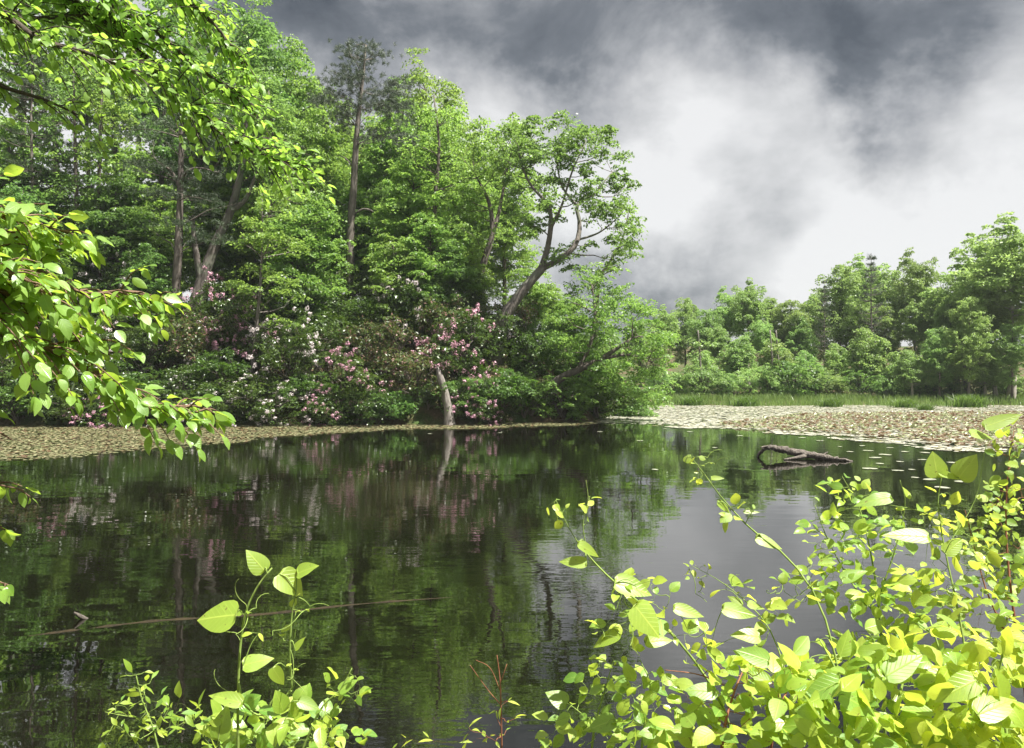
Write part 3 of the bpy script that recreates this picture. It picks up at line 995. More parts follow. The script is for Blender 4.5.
# ------------------------------------------------------------------ bushes
def make_bush_proto(seed, h, r, leafmat, blossom=None, nb=0, leaf=.13, K=46, per=30, name='laurel_bush', dense=1.0, low=.1):
    rng = np.random.default_rng(seed)
    root = thing(name, 'bush', 'bush')
    tm, cm, bm, sk = MB(), MB(), MB(), Skeleton()
    for i in range(5):
        a = rng.uniform(0, 6.28)
        e = np.array([math.cos(a) * r * .55, math.sin(a) * r * .55, h * rng.uniform(.5, .8)])
        m = e * np.array([.35, .35, .5]) + rng.normal(0, .08, 3)
        p = cr([(0, 0, -.3), m, e], 7)
        tube(tm, p, np.linspace(.06, .02, 7), 5)
        sk.push(p, np.linspace(.06, .02, 7))
    c = ellipsoid_points(rng, K, (0, 0, h * .52), (r, r, h * .50), .35)
    c[:, 2] = np.maximum(c[:, 2], h * low)
    c[:, :2] *= (1 + .2 * np.sin(2 * np.arctan2(c[:, 1], c[:, 0]) + seed))[:, None]
    attach(tm, sk, c, rng, thick=.012, tipr=.008)
    R = .24 * (h + r) * .5 * rng.uniform(.7, 1.25, K)
    spray_leaves(cm, c, R, rng, 5, int(per * dense), leaf, flat=.75, tilt=.6, jitter=.5, aspect=.45)
    tm.build('stem', MATS['bark_dark'], root, smooth=True)
    cm.build('foliage', MATS[leafmat], root)
    if blossom:
        w = nrm(c - np.array([0, 0, h * .4]))
        sel = rng.choice(K, min(nb, K), replace=False)
        heads = (c + w * R[:, None] * .85)[sel]
        heads = np.concatenate([heads + rng.normal(0, .24, heads.shape) for _ in range(5)])
        n = 18
        d = nrm(rng.normal(size=(len(heads), n, 3)) + np.array([0, 0, .5]))
        pos = heads[:, None] + d * .115 * rng.uniform(.5, 1.3, (len(heads), n, 1))
        M = len(heads) * n
        rhombs(bm, pos.reshape(M, 3), np.cross(d.reshape(M, 3), rng.normal(size=(M, 3))), d.reshape(M, 3), .08, .07, -.1)
        bm.build('blossom', MATS[blossom], root)
    root['height'] = h
    return root


bprotos = {
    'dark': make_bush_proto(201, 2.6, 1.7, 'leaf_laurel'),
    'green': make_bush_proto(202, 2.4, 1.6, 'leaf_deep', leaf=.15),
    'bronze': make_bush_proto(203, 2.4, 1.6, 'leaf_laurel_bronze'),
    'pink': make_bush_proto(204, 2.7, 1.7, 'leaf_laurel', 'blossom_pink', 24),
    'white': make_bush_proto(205, 2.8, 1.7, 'leaf_laurel', 'blossom_white', 20),
    'light': make_bush_proto(206, 2.0, 1.5, 'leaf_mid', leaf=.15, name='leafy_bush'),
    'tall': make_bush_proto(207, 4.0, 1.9, 'leaf_deep', leaf=.16, K=60, name='leafy_bush'),
}
bfirst = set()


def bush(kind, px, d, h, label, rng, wide=1.0, group='bushes along the wooded bank', dz=0.0, mats=None):
    x = (px - CX) / F * d
    z = gz(x, d) + dz
    pr = bprotos[kind]
    s = h / pr['height']
    s *= 1.25 if px < 645 and d < 60 else 1.0
    sc = (s * wide * 1.05, s * wide * 1.05, s)
    if kind not in bfirst:
        bfirst.add(kind)
        pr.location, pr.scale = (x, d, z), sc
        pr['label'], pr['group'] = label, group
        return pr
    return copy_thing(bprotos[kind], (x, d, z), rng.uniform(0, 6.28), sc, label, group, mats)


rng = np.random.default_rng(8)
for kind, px, d, h, label, wide in [
    # waterline row
    ('dark', 8, 47.2, 2.6, 'dark bush at the frame edge overhanging the pad mat', 1.1),
    ('green', 52, 47.3, 2.3, 'green bush at the waterline behind the near leafy branch', 1.2),
    ('dark', 95, 47.4, 2.5, 'dark glossy bush at the waterline below the near branch tip', 1.1),
    ('green', 138, 47.4, 2.2, 'low green bush at the waterline beside the leaning pine foot', 1.2),
    ('dark', 182, 47.3, 2.2, 'dark bush at the waterline just past the pine foot', 1.1),
    ('green', 222, 47.5, 2.4, 'green bush tight against the slim pale trunk, nearer the pine', 1.0),
    ('white', 285, 48.2, 3.4, 'tall pale pink flowering laurel right after the slim pale trunk', .85),
    ('green', 310, 47.4, 1.8, 'low green bush under the tall pale flowering laurel', 1.2),
    ('pink', 352, 47.8, 2.7, 'broad rosy flowering laurel at the waterline', 1.25),
    ('light', 392, 47.2, 1.3, 'low bright bush at the waterline between the rosy laurel and the snag', 1.2),
    ('pink', 478, 47.4, 2.0, 'low pink laurel leaning to the water between snag and arching tree', 1.0),
    ('bronze', 415, 48.0, 2.6, 'bronze bush just before the pale snag', .95),
    ('light', 468, 47.6, 1.8, 'bright low bush right after the pale snag', 1.1),
    ('green', 500, 48.4, 2.2, 'green bush at the waterline under the pink flowers', 1.2),
    ('dark', 524, 49.0, 2.0, 'dark bush at the foot of the arching tree', 1.1),
    ('light', 562, 50.0, 2.0, 'bright bush beneath the arching tree trunk', 1.25),
    ('green', 598, 52.5, 2.2, 'green bush in the shade of the arching tree', 1.25),
    ('light', 622, 57.5, 2.2, 'bright bush behind the arching tree near the little stumps', 1.2),
    ('light', 575, 56.0, 3.0, 'bright bush on the low end of the bank under open sky', 1.2),
    ('green', 20, 46.3, 2.1, 'low green bush dipping into the pad mat at the frame edge', 1.4),
    ('dark', 72, 46.3, 2.1, 'low dark bush dipping into the pad mat behind the near branch', 1.4),
    ('pink', 118, 46.3, 2.0, 'low dusky pink laurel dipping into the pad mat below the near branch tip', 1.4),
    ('dark', 162, 46.2, 2.0, 'low dark bush hanging over the mat at the pine foot', 1.4),
    ('white', 204, 46.2, 2.0, 'low whitish laurel hanging over the mat between pine foot and slim pale trunk', 1.4),
    ('dark', 238, 46.4, 2.0, 'low dark bush at the very foot of the slim pale trunk', 1.4),
    ('white', 272, 46.4, 1.9, 'low pale flowering laurel at the water below the tall pale one', 1.4),
    ('pink', 332, 46.4, 1.8, 'low rosy laurel dipping to the water before the broad rosy one', 1.3),
    ('dark', 375, 46.6, 1.8, 'low dark bush at the water next to the low bright bush', 1.3),
    ('dark', 428, 47.6, 1.2, 'low dark bush at the water just before the pale snag', 1.2),
    # second row, a step up the slope
    ('bronze', 20, 49.5, 2.6, 'bronze bush up the slope at the frame edge', 1.1),
    ('pink', 62, 50.0, 2.4, 'flowering laurel glimpsed through the near leafy branch', 1.1),
    ('white', 108, 49.6, 2.6, 'whitish flowering laurel glimpsed above the near branch tip', 1.0),
    ('dark', 142, 49.7, 2.6, 'dark bush up the slope beside the leaning pine foot', 1.1),
    ('bronze', 200, 49.8, 3.0, 'bronze flowering bush below the forked trunk', 1.0),
    ('white', 212, 48.4, 1.9, 'small whitish flowering laurel between pine foot and slim pale trunk', .8),
    ('pink', 246, 50.2, 3.0, 'rosy laurel directly behind the slim pale trunk', .9),
    ('dark', 318, 50.4, 2.7, 'dark bush above the rosy waterline laurel', 1.1),
    ('bronze', 385, 50.0, 2.9, 'reddish bronze bush up the slope from the rosy laurel', 1.0),
    ('white', 412, 53.0, 3.6, 'big white flowering laurel high in the middle of the bank', .9),
    ('pink', 462, 49.8, 3.1, 'bright pink flowering laurel above the pale snag', 1.0),
    ('bronze', 444, 51.6, 3.0, 'reddish bush between white laurel and pink laurel', .95),
    ('dark', 440, 55.0, 3.0, 'dark bush up the slope over the reddish bush', 1.1),
    ('tall', 535, 52.0, 2.9, 'green thicket at the foot of the leaning trunk', .9),
    ('dark', 490, 51.5, 2.5, 'dark bush hugging the base of the leaning trunk', 1.1),
    ('tall', 362, 52.2, 2.8, 'tall green bush under the bare trunk of the tall pine', .9),
    ('tall', 300, 52.0, 3.4, 'tall green bush under the pale feathery young tree', .9),
    ('dark', 270, 52.0, 3.0, 'dark bush in deep shade behind the slim pale trunk', 1.1),
    ('white', 118, 54.0, 3.6, 'dusky flowering laurel high up beside the needle bough pine', .8),
    ('pink', 218, 52.6, 3.6, 'dusky pink laurel between forked trunk and slim pale trunk', .8),
    ('dark', 168, 51.5, 3.2, 'dark bush covering the foot of the forked trunk', 1.1),
    ('dark', 85, 52.5, 3.0, 'dark bush up the slope behind the near leafy branch', 1.1),
    ('tall', 40, 52.0, 3.6, 'tall green bush behind the shaggy dark pine boughs', 1.0),
    ('dark', 385, 55.0, 3.0, 'dark bush in the shade below the tall pine', 1.1),
    ('tall', 470, 55.0, 3.2, 'tall green bush between twin stems and tall pine', .9),
    ('bronze', 510, 54.5, 2.6, 'bronze bush behind the leaning trunk', 1.1),
    ('dark', 340, 57.0, 3.0, 'dark bush high on the slope right behind the tall pine', 1.1),
    ('dark', 235, 56.5, 3.0, 'dark bush high on the slope behind the dusky pink laurel', 1.1),
]:
    bush(kind, px, d, h, label, rng, wide)

FB = 'bushes along the far shore'
words = ['at the low end, beside the arching tree', 'under the rounded tree', 'under the third tree of the row', 'under the taller tree', 'under the pale tall tree', 'under the dip in the row',
         'near the paired pale trunks', 'below the dark dead looking pine', 'below the broad tree', 'left of the round light tree', 'right of the round light tree', 'below the open crowned tree',
         'below the notch', 'beside the pale bare trunk', 'below the second biggest tree', 'below the biggest tree', 'at the frame edge']
for i, wd in enumerate(words):
    px = 655 + i * 23.0
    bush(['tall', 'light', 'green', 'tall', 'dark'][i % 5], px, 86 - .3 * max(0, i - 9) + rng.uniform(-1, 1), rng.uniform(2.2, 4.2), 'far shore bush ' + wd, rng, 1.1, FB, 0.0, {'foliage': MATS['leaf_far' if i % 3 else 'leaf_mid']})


# ------------------------------------------------------------------ floating leaves, reeds, driftwood
def scatter_pads(name, mat, pts, rmin, rmax, seed, tilt=.05, lift=.012):
    rng = np.random.default_rng(seed)
    n, k = len(pts), 7
    a = np.linspace(.25, 2 * np.pi - .25, k)[None, :] + rng.uniform(0, 6.28, (n, 1))
    r = rng.uniform(rmin, rmax, (n, 1))
    tx, ty = rng.normal(0, tilt, (n, 1)), rng.normal(0, tilt, (n, 1))
    rk = r * rng.uniform(.88, 1.08, (n, k))
    dx, dy = np.cos(a) * rk, np.sin(a) * rk
    z = lift + rng.uniform(0, .012, (n, 1)) + np.abs(dx * tx + dy * ty)
    V = np.stack([pts[:, :1] + dx, pts[:, 1:2] + dy, z], -1)
    ctr = np.stack([pts[:, 0], pts[:, 1], np.full(n, lift)], -1)[:, None, :]
    V = np.concatenate([ctr, V], 1).reshape(-1, 3)
    f = np.array([[0, i, i + 1] for i in range(1, k)])
    Fc = (f[None] + (np.arange(n) * (k + 1))[:, None, None]).reshape(-1, 3)
    mb = MB()
    mb.add(V, Fc)
    return mb.build(name, MATS[mat])


def px_region(n, seed, xr, ylo, yhi, power=1.0, edge=0.0):
    """points on the water between two picture lines ylo(px) < yhi(px), evenly over the water's area"""
    rng = np.random.default_rng(seed)
    out = []
    while sum(len(o) for o in out) < n:
        px = rng.uniform(*xr, 8000)
        lo, hi = np.maximum(ylo(px), CY + 24), yhi(px)
        dmax, dmin = F * CAMH / (lo - CY), F * CAMH / np.maximum(hi - CY, 1)
        D = rng.uniform(0, 90, 8000)
        ok = (D < dmax) & (D > dmin) & (rng.uniform(0, 1, 8000) < D / 90)
        x = (px - CX) / F * D
        if edge:
            nse = np.sin(x * 1.1 + 2 * np.sin(D * .35)) + np.sin(D * 1.7 + x * .4)
            ok &= ((D - dmin) / np.maximum(dmax - dmin, .1) > edge * (.5 + .35 * nse) * rng.uniform(.2, 1, 8000))
        ok &= terrain(x, D) < .02
        out.append(np.column_stack([x, D])[ok])
    return np.concatenate(out)[:n]


L_hi = lambda px: np.interp(px, [-60, 40, 90, 190, 280, 380, 470, 560, 640], [466, 463, 459, 449, 438, 431.5, 429.5, 427, 421])
L_lo = lambda px: np.interp(px, [-60, 300, 560, 640], [418, 420, 416, 410])
o = scatter_pads('floating_leaves', 'pad_green', px_region(15000, 61, (-60, 600), L_lo, L_hi, edge=.18), .05, .13, 62, tilt=.14)
o['kind'] = 'stuff'
o['label'] = 'mat of small floating leaves along the wooded bank'
R_lo = lambda px: np.interp(px, [560, 640, 700, 1100], [409, 404, 400, 400])
R_hi = lambda px: np.interp(px, [560, 600, 640, 700, 760, 830, 900, 960, 1100], [424, 424, 426, 430, 433, 439, 447, 455, 462])
o = scatter_pads('floating_leaves', 'pad_glare', px_region(22000, 63, (585, 1090), R_lo, R_hi, edge=.16), .09, .22, 64, tilt=.03)
o['kind'] = 'stuff'
o['label'] = 'sheet of floating leaves whitened by painted sky glare before the far shore'
R2_lo = lambda px: np.interp(px, [700, 800, 1100], [426, 414, 411])
R2_hi = lambda px: np.interp(px, [700, 760, 830, 900, 960, 1100], [424, 430, 433, 439, 446, 452])
o = scatter_pads('upturned_leaves', 'pad_rust', px_region(4600, 65, (705, 1090), R2_lo, R2_hi), .08, .17, 66, tilt=.45, lift=.04)
o['kind'] = 'stuff'
o['label'] = 'rusty upturned water lily leaves before the reeds'

# loose pads one can count on the open water
rng = np.random.default_rng(70)
spots = [(868, 451), (885, 455), (905, 452), (840, 447), (900, 462), (922, 460), (935, 466), (880, 464), (912, 470), (945, 474), (862, 446), (890, 448), (925, 453), (952, 463), (930, 480),
         (915, 478), (898, 471), (875, 458), (850, 452), (820, 441), (802, 438), (960, 482), (942, 488), (870, 469), (690, 432), (665, 429), (740, 436), (640, 441), (655, 470), (715, 448), (600, 432), (500, 433), (430, 434)]
pad0 = None
for i, (px, py) in enumerate(spots):
    d = F * CAMH / (py - CY)
    x = (px - CX) / F * d
    if pad0 is None:
        pad0 = scatter_pads('lily_pad', 'pad_loose', np.zeros((1, 2)), .16, .16, 71, tilt=.03)
        o = pad0
    else:
        o = pad0.copy()
        COL.objects.link(o)
    o.location = (x, d, .004)
    o.rotation_euler = (0, 0, rng.uniform(0, 6.28))
    s = rng.uniform(.6, 1.35)
    o.scale = (s * 1.3, s, 1)
    tag(o, 'flat pale lily pad floating loose on the open water', 'lily pad', 'loose lily pads on open water')


def blades(mb, pts, rng, h, w, lean=.25):
    n = len(pts)
    a = rng.uniform(0, 6.28, n)
    H = h * rng.uniform(.55, 1.2, n)
    side = np.column_stack([np.cos(a), np.sin(a), np.zeros(n)]) * w * .5
    tip = np.column_stack([rng.normal(0, lean, n), rng.normal(0, lean, n), np.ones(n)]) * H[:, None]
    m = tip * np.array([.35, .35, .58])
    V = np.stack([pts - side, pts + side, pts + m + side * .8, pts + m - side * .8, pts + tip], 1)
    i = np.arange(n)[:, None] * 5
    mb.add_with(V.reshape(-1, 3), [i + np.array([[0, 1, 2, 3]]), i + np.array([[3, 2, 4]])])


rng = np.random.default_rng(81)
n = 17000
x = rng.uniform(10, 66, n)
y = 75.0 + rng.uniform(0, 1, n) ** 1.3 * 9 + .9 * np.sin(x * .45)
keep = ((x / y > .185) | (rng.uniform(0, 1, n) < .25)) & (np.sin(x * .8 + 2 * np.sin(y * .9)) + np.sin(x * .31 - y) > rng.uniform(-2.2, .6, n))
x, y = x[keep], y[keep]
mb = MB()
blades(mb, np.column_stack([x, y, np.maximum(terrain(x, y), -.1)]), rng, .72, .05)
o = mb.build('marsh_grass', MATS['reed_blade'])
o['kind'] = 'stuff'
o['label'] = 'band of marsh grass along the far shore'

tus = None
for px, d, s, lab in [(968, 72, 1.15, 'dark rounded grass tussock in the lily leaves near the far right trees'), (745, 74, .9, 'small grass tussock before the paired pale trunks'), (830, 72.5, .8, 'small grass tussock before the broad far tree'),
                      (905, 71, .8, 'small grass tussock below the open crowned tree'), (692, 76, .9, 'grass tussock at the low end of the far shore'), (925, 66, .5, 'tiny grass tussock out among the rusty leaves')]:
    x = (px - CX) / F * d
    if tus is None:
        mb = MB()
        r_ = np.random.default_rng(83)
        q = r_.normal(0, .42, (700, 2))
        blades(mb, np.column_stack([q, np.full(700, -.05)]), r_, 1.0, .05, .4)
        tus = o = mb.build('grass_tussock', MATS['leaf_deep'])
    else:
        o = tus.copy()
        COL.objects.link(o)
    o.location = (x, d, max(gz(x, d), 0))
    o.scale = (s * 1.3, s * 1.3, s)
    tag(o, lab, 'grass', 'grass tussocks on the far shore')


def driftwood():
    rng = np.random.default_rng(90)
    d = 28.6
    root = thing('driftwood_log', 'weathered dark driftwood log with a curved root arch lying in the open water', 'log', (P(800, 460, 28.3)[0], 28.3, 0))
    base = np.array(root.location)
    mb = MB()
    w = cr([np.append(P(a, b, dd), r) for a, b, dd, r in [(852, 461.5, 27.3, .035), (835, 458.8, 27.6, .085), (815, 455.8, 28, .12), (796, 452.6, 28.3, .135), (780, 449.5, 28.5, .12), (770, 447.6, 28.6, .09), (763, 449.4, 28.7, .065), (757, 457.5, 28.8, .04)]], 48)
    w[:, :3] += rng.normal(0, .012, (48, 3))
    tube(mb, w[:, :3], w[:, 3], 11, cap=True, rough=.12, rng=rng)
    mb.build('trunk', MATS['wet_wood'], root, smooth=True, origin=base)
    for k, path in enumerate([[(806, 455.5, 28.1, .08), (795, 458.0, 27.9, .06), (784, 459.5, 27.75, .03)],
                              [(770, 448, 28.6, .05), (766, 446.4, 28.6, .04), (760, 447.6, 28.5, .015)],
                              [(822, 456, 27.9, .05), (826, 453.2, 27.9, .03), (828, 451.8, 27.9, .012)], [(790, 451, 28.4, .05), (793, 448.4, 28.3, .03)]]):
        mb = MB()
        w = cr([np.append(P(*a[:3]), a[3]) for a in path], 12)
        tube(mb, w[:, :3], w[:, 3], 7, cap=True, rough=.08, rng=rng)
        mb.build('root', MATS['wet_wood'], root, smooth=True, origin=base)


driftwood()


def sunk_pole():
    rng = np.random.default_rng(91)
    mb = MB()
    pts = []
    for px, py, r in [(28, 636, .06), (80, 629.5, .10), (160, 620.5, .10), (260, 614.5, .10), (360, 604, .09), (455, 597, .04)]:
        d = F * CAMH / (py - CY)
        pts.append([(px - CX) / F * d, d, -r * .90, r])
    w = cr(pts, 30)
    tube(mb, w[:, :3], w[:, 3], 8, cap=True, rough=.06, rng=rng)
    b = w[0, :3]
    o = mb.build('sunken_pole', MATS['sunk_wood'], smooth=True, origin=b)
    o.location = tuple(b)
    tag(o, 'long thin brown sunken branch lying just at the dark water surface', 'branch')
    mb = MB()
    w = cr([np.append(P(a, b, dd), r) for a, b, dd, r in [(92, 622, 9.8, .015), (82, 617, 9.75, .03), (74, 612.5, 9.7, .012)]], 8)
    tube(mb, w[:, :3], w[:, 3], 6, cap=True, rough=.1, rng=rng)
    b = w[0, :3]
    o = mb.build('stick', MATS['wet_wood'], smooth=True, origin=b)
    o.location = tuple(b)
    tag(o, 'short dark stick poking up from the water over the sunken branch', 'stick')
    for k, (px, l) in enumerate([(603, 'short mossy stump at the waterline, nearest the arching tree trunk'), (612, 'leaning stump, middle of the three by the arching tree'), (624, 'thin upright stump furthest out from the arching tree')]):
        hero_tree('stump', l, 95 + k, [[(px - 2, 420, 58.5, .20 - .03 * k), (px + k, 412, 58.5, .16 - .03 * k), (px + 3 + k, 404 - 4 * k, 58.5, .10)]], [], 'leaf_mid', 'bark_dark', cat='stump', group='stumps at the tip of the bank')


sunk_pole()


# ------------------------------------------------------------------ near branches at the left
def near_tree(name, label, seed, trunk, limbs, mat, bark, leaf, density, twig, hang=.55, shape=OVATE, regions=()):
    """a tree whose trunk stands outside the frame; each limb is a branch with its own foliage"""
    rng = np.random.default_rng(seed)
    base = np.array([trunk[0][0], trunk[0][1], gz(trunk[0][0], trunk[0][1]) - .1])
    root = thing(name, label, 'tree', base)
    tw = cr([(x, y, z, r) for x, y, z, r in [(base[0], base[1], base[2] - .2, trunk[0][3])] + list(trunk[1:])], 16)
    mb = MB()
    tube(mb, tw[:, :3], tw[:, 3], 10, cap=True, rough=.03, rng=rng)
    mb.build('trunk', MATS['bark_dark'], root, smooth=True, origin=base)
    for limb, tl, dens in limbs:
        w = cr([np.append(P(*a[:3]), a[3]) for a in limb], 24)
        # starts inside the trunk
        j = int(np.argmin(np.abs(tw[:, 2] - (w[0, 2] - .3))))
        w = np.vstack([np.append(tw[j, :3], w[0, 3] * 1.6), cr(np.vstack([np.append((tw[j, :3] * .5 + w[0, :3] * .5), w[0, 3] * 1.25), w[0]]), 3), w[1:]])
        lb, fb = MB(), MB()
        tube(lb, w[:, :3], w[:, 3], 7, cap=True)
        seg = np.linalg.norm(np.diff(w[:, :3], axis=0), axis=1)
        cum = np.concatenate([[0], np.cumsum(seg)])
        LB, LD, LN = [], [], []
        nt = int(dens * density)
        for i in range(nt):
            u = rng.uniform(.16, 1.0) * cum[-1]
            p = np.array([np.interp(u, cum, w[:, k]) for k in range(3)])
            q = np.array([np.interp(min(u + .1, cum[-1]), cum, w[:, k]) for k in range(3)])
            q0 = np.array([np.interp(max(u - .1, 0), cum, w[:, k]) for k in range(3)])
            t = nrm(q - q0)
            side = nrm(np.cross(t, [0, 0, 1.0])) * rng.choice([-1, 1])
            dv = nrm(t * rng.uniform(.3, 1.1) + side * rng.uniform(.1, 1.0) + np.array([0, 0, rng.uniform(-.55, .5)]))
            ln = tl * twig * rng.uniform(.3, 1.15) * (1 - .5 * (u / cum[-1]) ** 2)
            path = cr([p, p + dv * ln * .5 + np.array([0, 0, .04 * ln]), p + dv * ln + np.array([0, 0, -.15 * ln])], 7)
            tube(lb, path, np.linspace(.0055, .0018, 7) * (1 + .5 * tl), 4)
            nl = max(3, int(ln / (leaf * .46)))
            for m in range(nl):
                f = (m + rng.uniform(.2, 1.0)) / nl
                c = path[0] + (path[-1] - path[0]) * f
                c = np.array([np.interp(f * 6, np.arange(7), path[:, k]) for k in range(3)])
                sd = nrm(np.cross(dv, [0, 0, 1.0])) * (1 if m % 2 else -1)
                LB.append(c)
                LD.append(dv * .55 + sd * rng.uniform(.4, 1.0) + np.array([0, 0, -hang]) + rng.normal(0, .38, 3))
                LN.append(np.array([0, -.18, 1.0]) + sd * .35 + rng.normal(0, .55, 3))
            LB.append(path[-1]); LD.append(dv + np.array([0, 0, -hang])); LN.append(np.array([0, -.2, 1.0]) + rng.normal(0, .3, 3))
        LB, LD, LN = np.array(LB), np.array(LD), np.array(LN)
        Ls = leaf * rng.uniform(.45, 1.25, len(LB))
        D = nrm(LD)
        # leaf stalks
        leaves(fb, LB + D * (Ls * .18)[:, None], D, LN, Ls, Ls * rng.uniform(.5, .66, len(LB)), rng, shape, droop=.22, fold=.22)
        b = lb.build('branch', MATS[bark], root, smooth=True, origin=base)
        fb.build('foliage', MATS[mat], b, smooth=True, origin=base)
    return root


near_tree('leafy_tree', 'nearby tree whose sunlit fine leaved boughs hang across the upper corner', 401,
          [(-6.6, 5.6, 0, .24), (-6.5, 5.7, 2.5, .20), (-6.2, 5.9, 5.0, .16), (-6.0, 6.0, 7.5, .10)],
          [([(-60, -30, 6.2, .045), (40, -18, 6.4, .035), (95, 15, 6.6, .026), (150, 62, 6.8, .020), (185, 103, 6.9, .014), (235, 142, 7.0, .009), (300, 168, 7.1, .004)], .75, 60),
           ([(-60, -20, 5.6, .04), (0, 12, 5.8, .034), (40, 40, 5.9, .026), (85, 52, 6.0, .016), (130, 70, 6.1, .008)], .7, 34),
           ([(-40, -60, 6.4, .035), (60, -55, 6.6, .03), (150, -25, 6.9, .022), (210, 20, 7.0, .014), (240, 60, 7.1, .006)], .75, 50),
           ([(-40, 60, 6.3, .03), (0, 85, 6.5, .02), (45, 100, 6.7, .012), (85, 118, 6.8, .005)], .5, 14),
           ([(95, 15, 6.6, .016), (140, 20, 6.8, .014), (190, 60, 7.0, .010), (235, 95, 7.2, .007), (262, 120, 7.3, .004)], .65, 40),
           ([(-60, -80, 5.8, .035), (30, -60, 6.1, .025), (90, -30, 6.3, .015), (120, 20, 6.5, .007)], .7, 34)],
          'leaf_overhead', 'twig_dark',   .085, 2.8, 1.25, hang=.22)

near_tree('leafy_tree', 'nearest leafy tree at the frame edge, its glossy branches drooping before the pad mat', 402,
          [(-4.6, 3.6, 0, .12), (-4.5, 3.7, 1.6, .10), (-4.3, 3.8, 3.2, .07), (-4.2, 3.9, 4.4, .03)],
          [([(-40, 240, 4.0, .018), (0, 252, 4.1, .015), (48, 275, 4.2, .012), (85, 293, 4.25, .009), (125, 291, 4.3, .007), (160, 300, 4.35, .004)], .36, 30),
           ([(-40, 300, 3.9, .018), (0, 325, 4.0, .015), (42, 346, 4.1, .012), (92, 372, 4.2, .009), (140, 400, 4.3, .007), (196, 412, 4.4, .003)], .36, 34),
           ([(-40, 225, 4.1, .014), (0, 235, 4.2, .012), (38, 238, 4.25, .008), (75, 250, 4.3, .004)], .30, 18),
           ([(-40, 275, 4.0, .014), (20, 300, 4.1, .011), (70, 330, 4.2, .008), (110, 355, 4.3, .004)], .34, 24),
           ([(-40, 205, 4.0, .012), (-5, 214, 4.05, .010), (30, 222, 4.1, .007), (66, 232, 4.15, .003)], .30, 16),
           ([(-40, 255, 3.8, .014), (-5, 268, 3.85, .011), (30, 282, 3.9, .007), (58, 300, 3.95, .003)], .30, 16),
           ([(-40, 395, 3.9, .012), (-10, 425, 3.9, .008), (12, 440, 3.9, .003)], .18, 6),
           ([(-40, 478, 3.9, .010), (-15, 482, 3.9, .006), (24, 490, 3.9, .003)], .14, 7),
           ([(-40, 515, 3.9, .010), (-15, 520, 3.9, .006), (5, 530, 3.9, .003)], .10, 4),
           ([(-40, 575, 3.9, .010), (-15, 578, 3.9, .006), (12, 586, 3.9, .003)], .12, 5)],
          'leaf_branch', 'twig', .092, 3.6, 1.4, hang=.42)


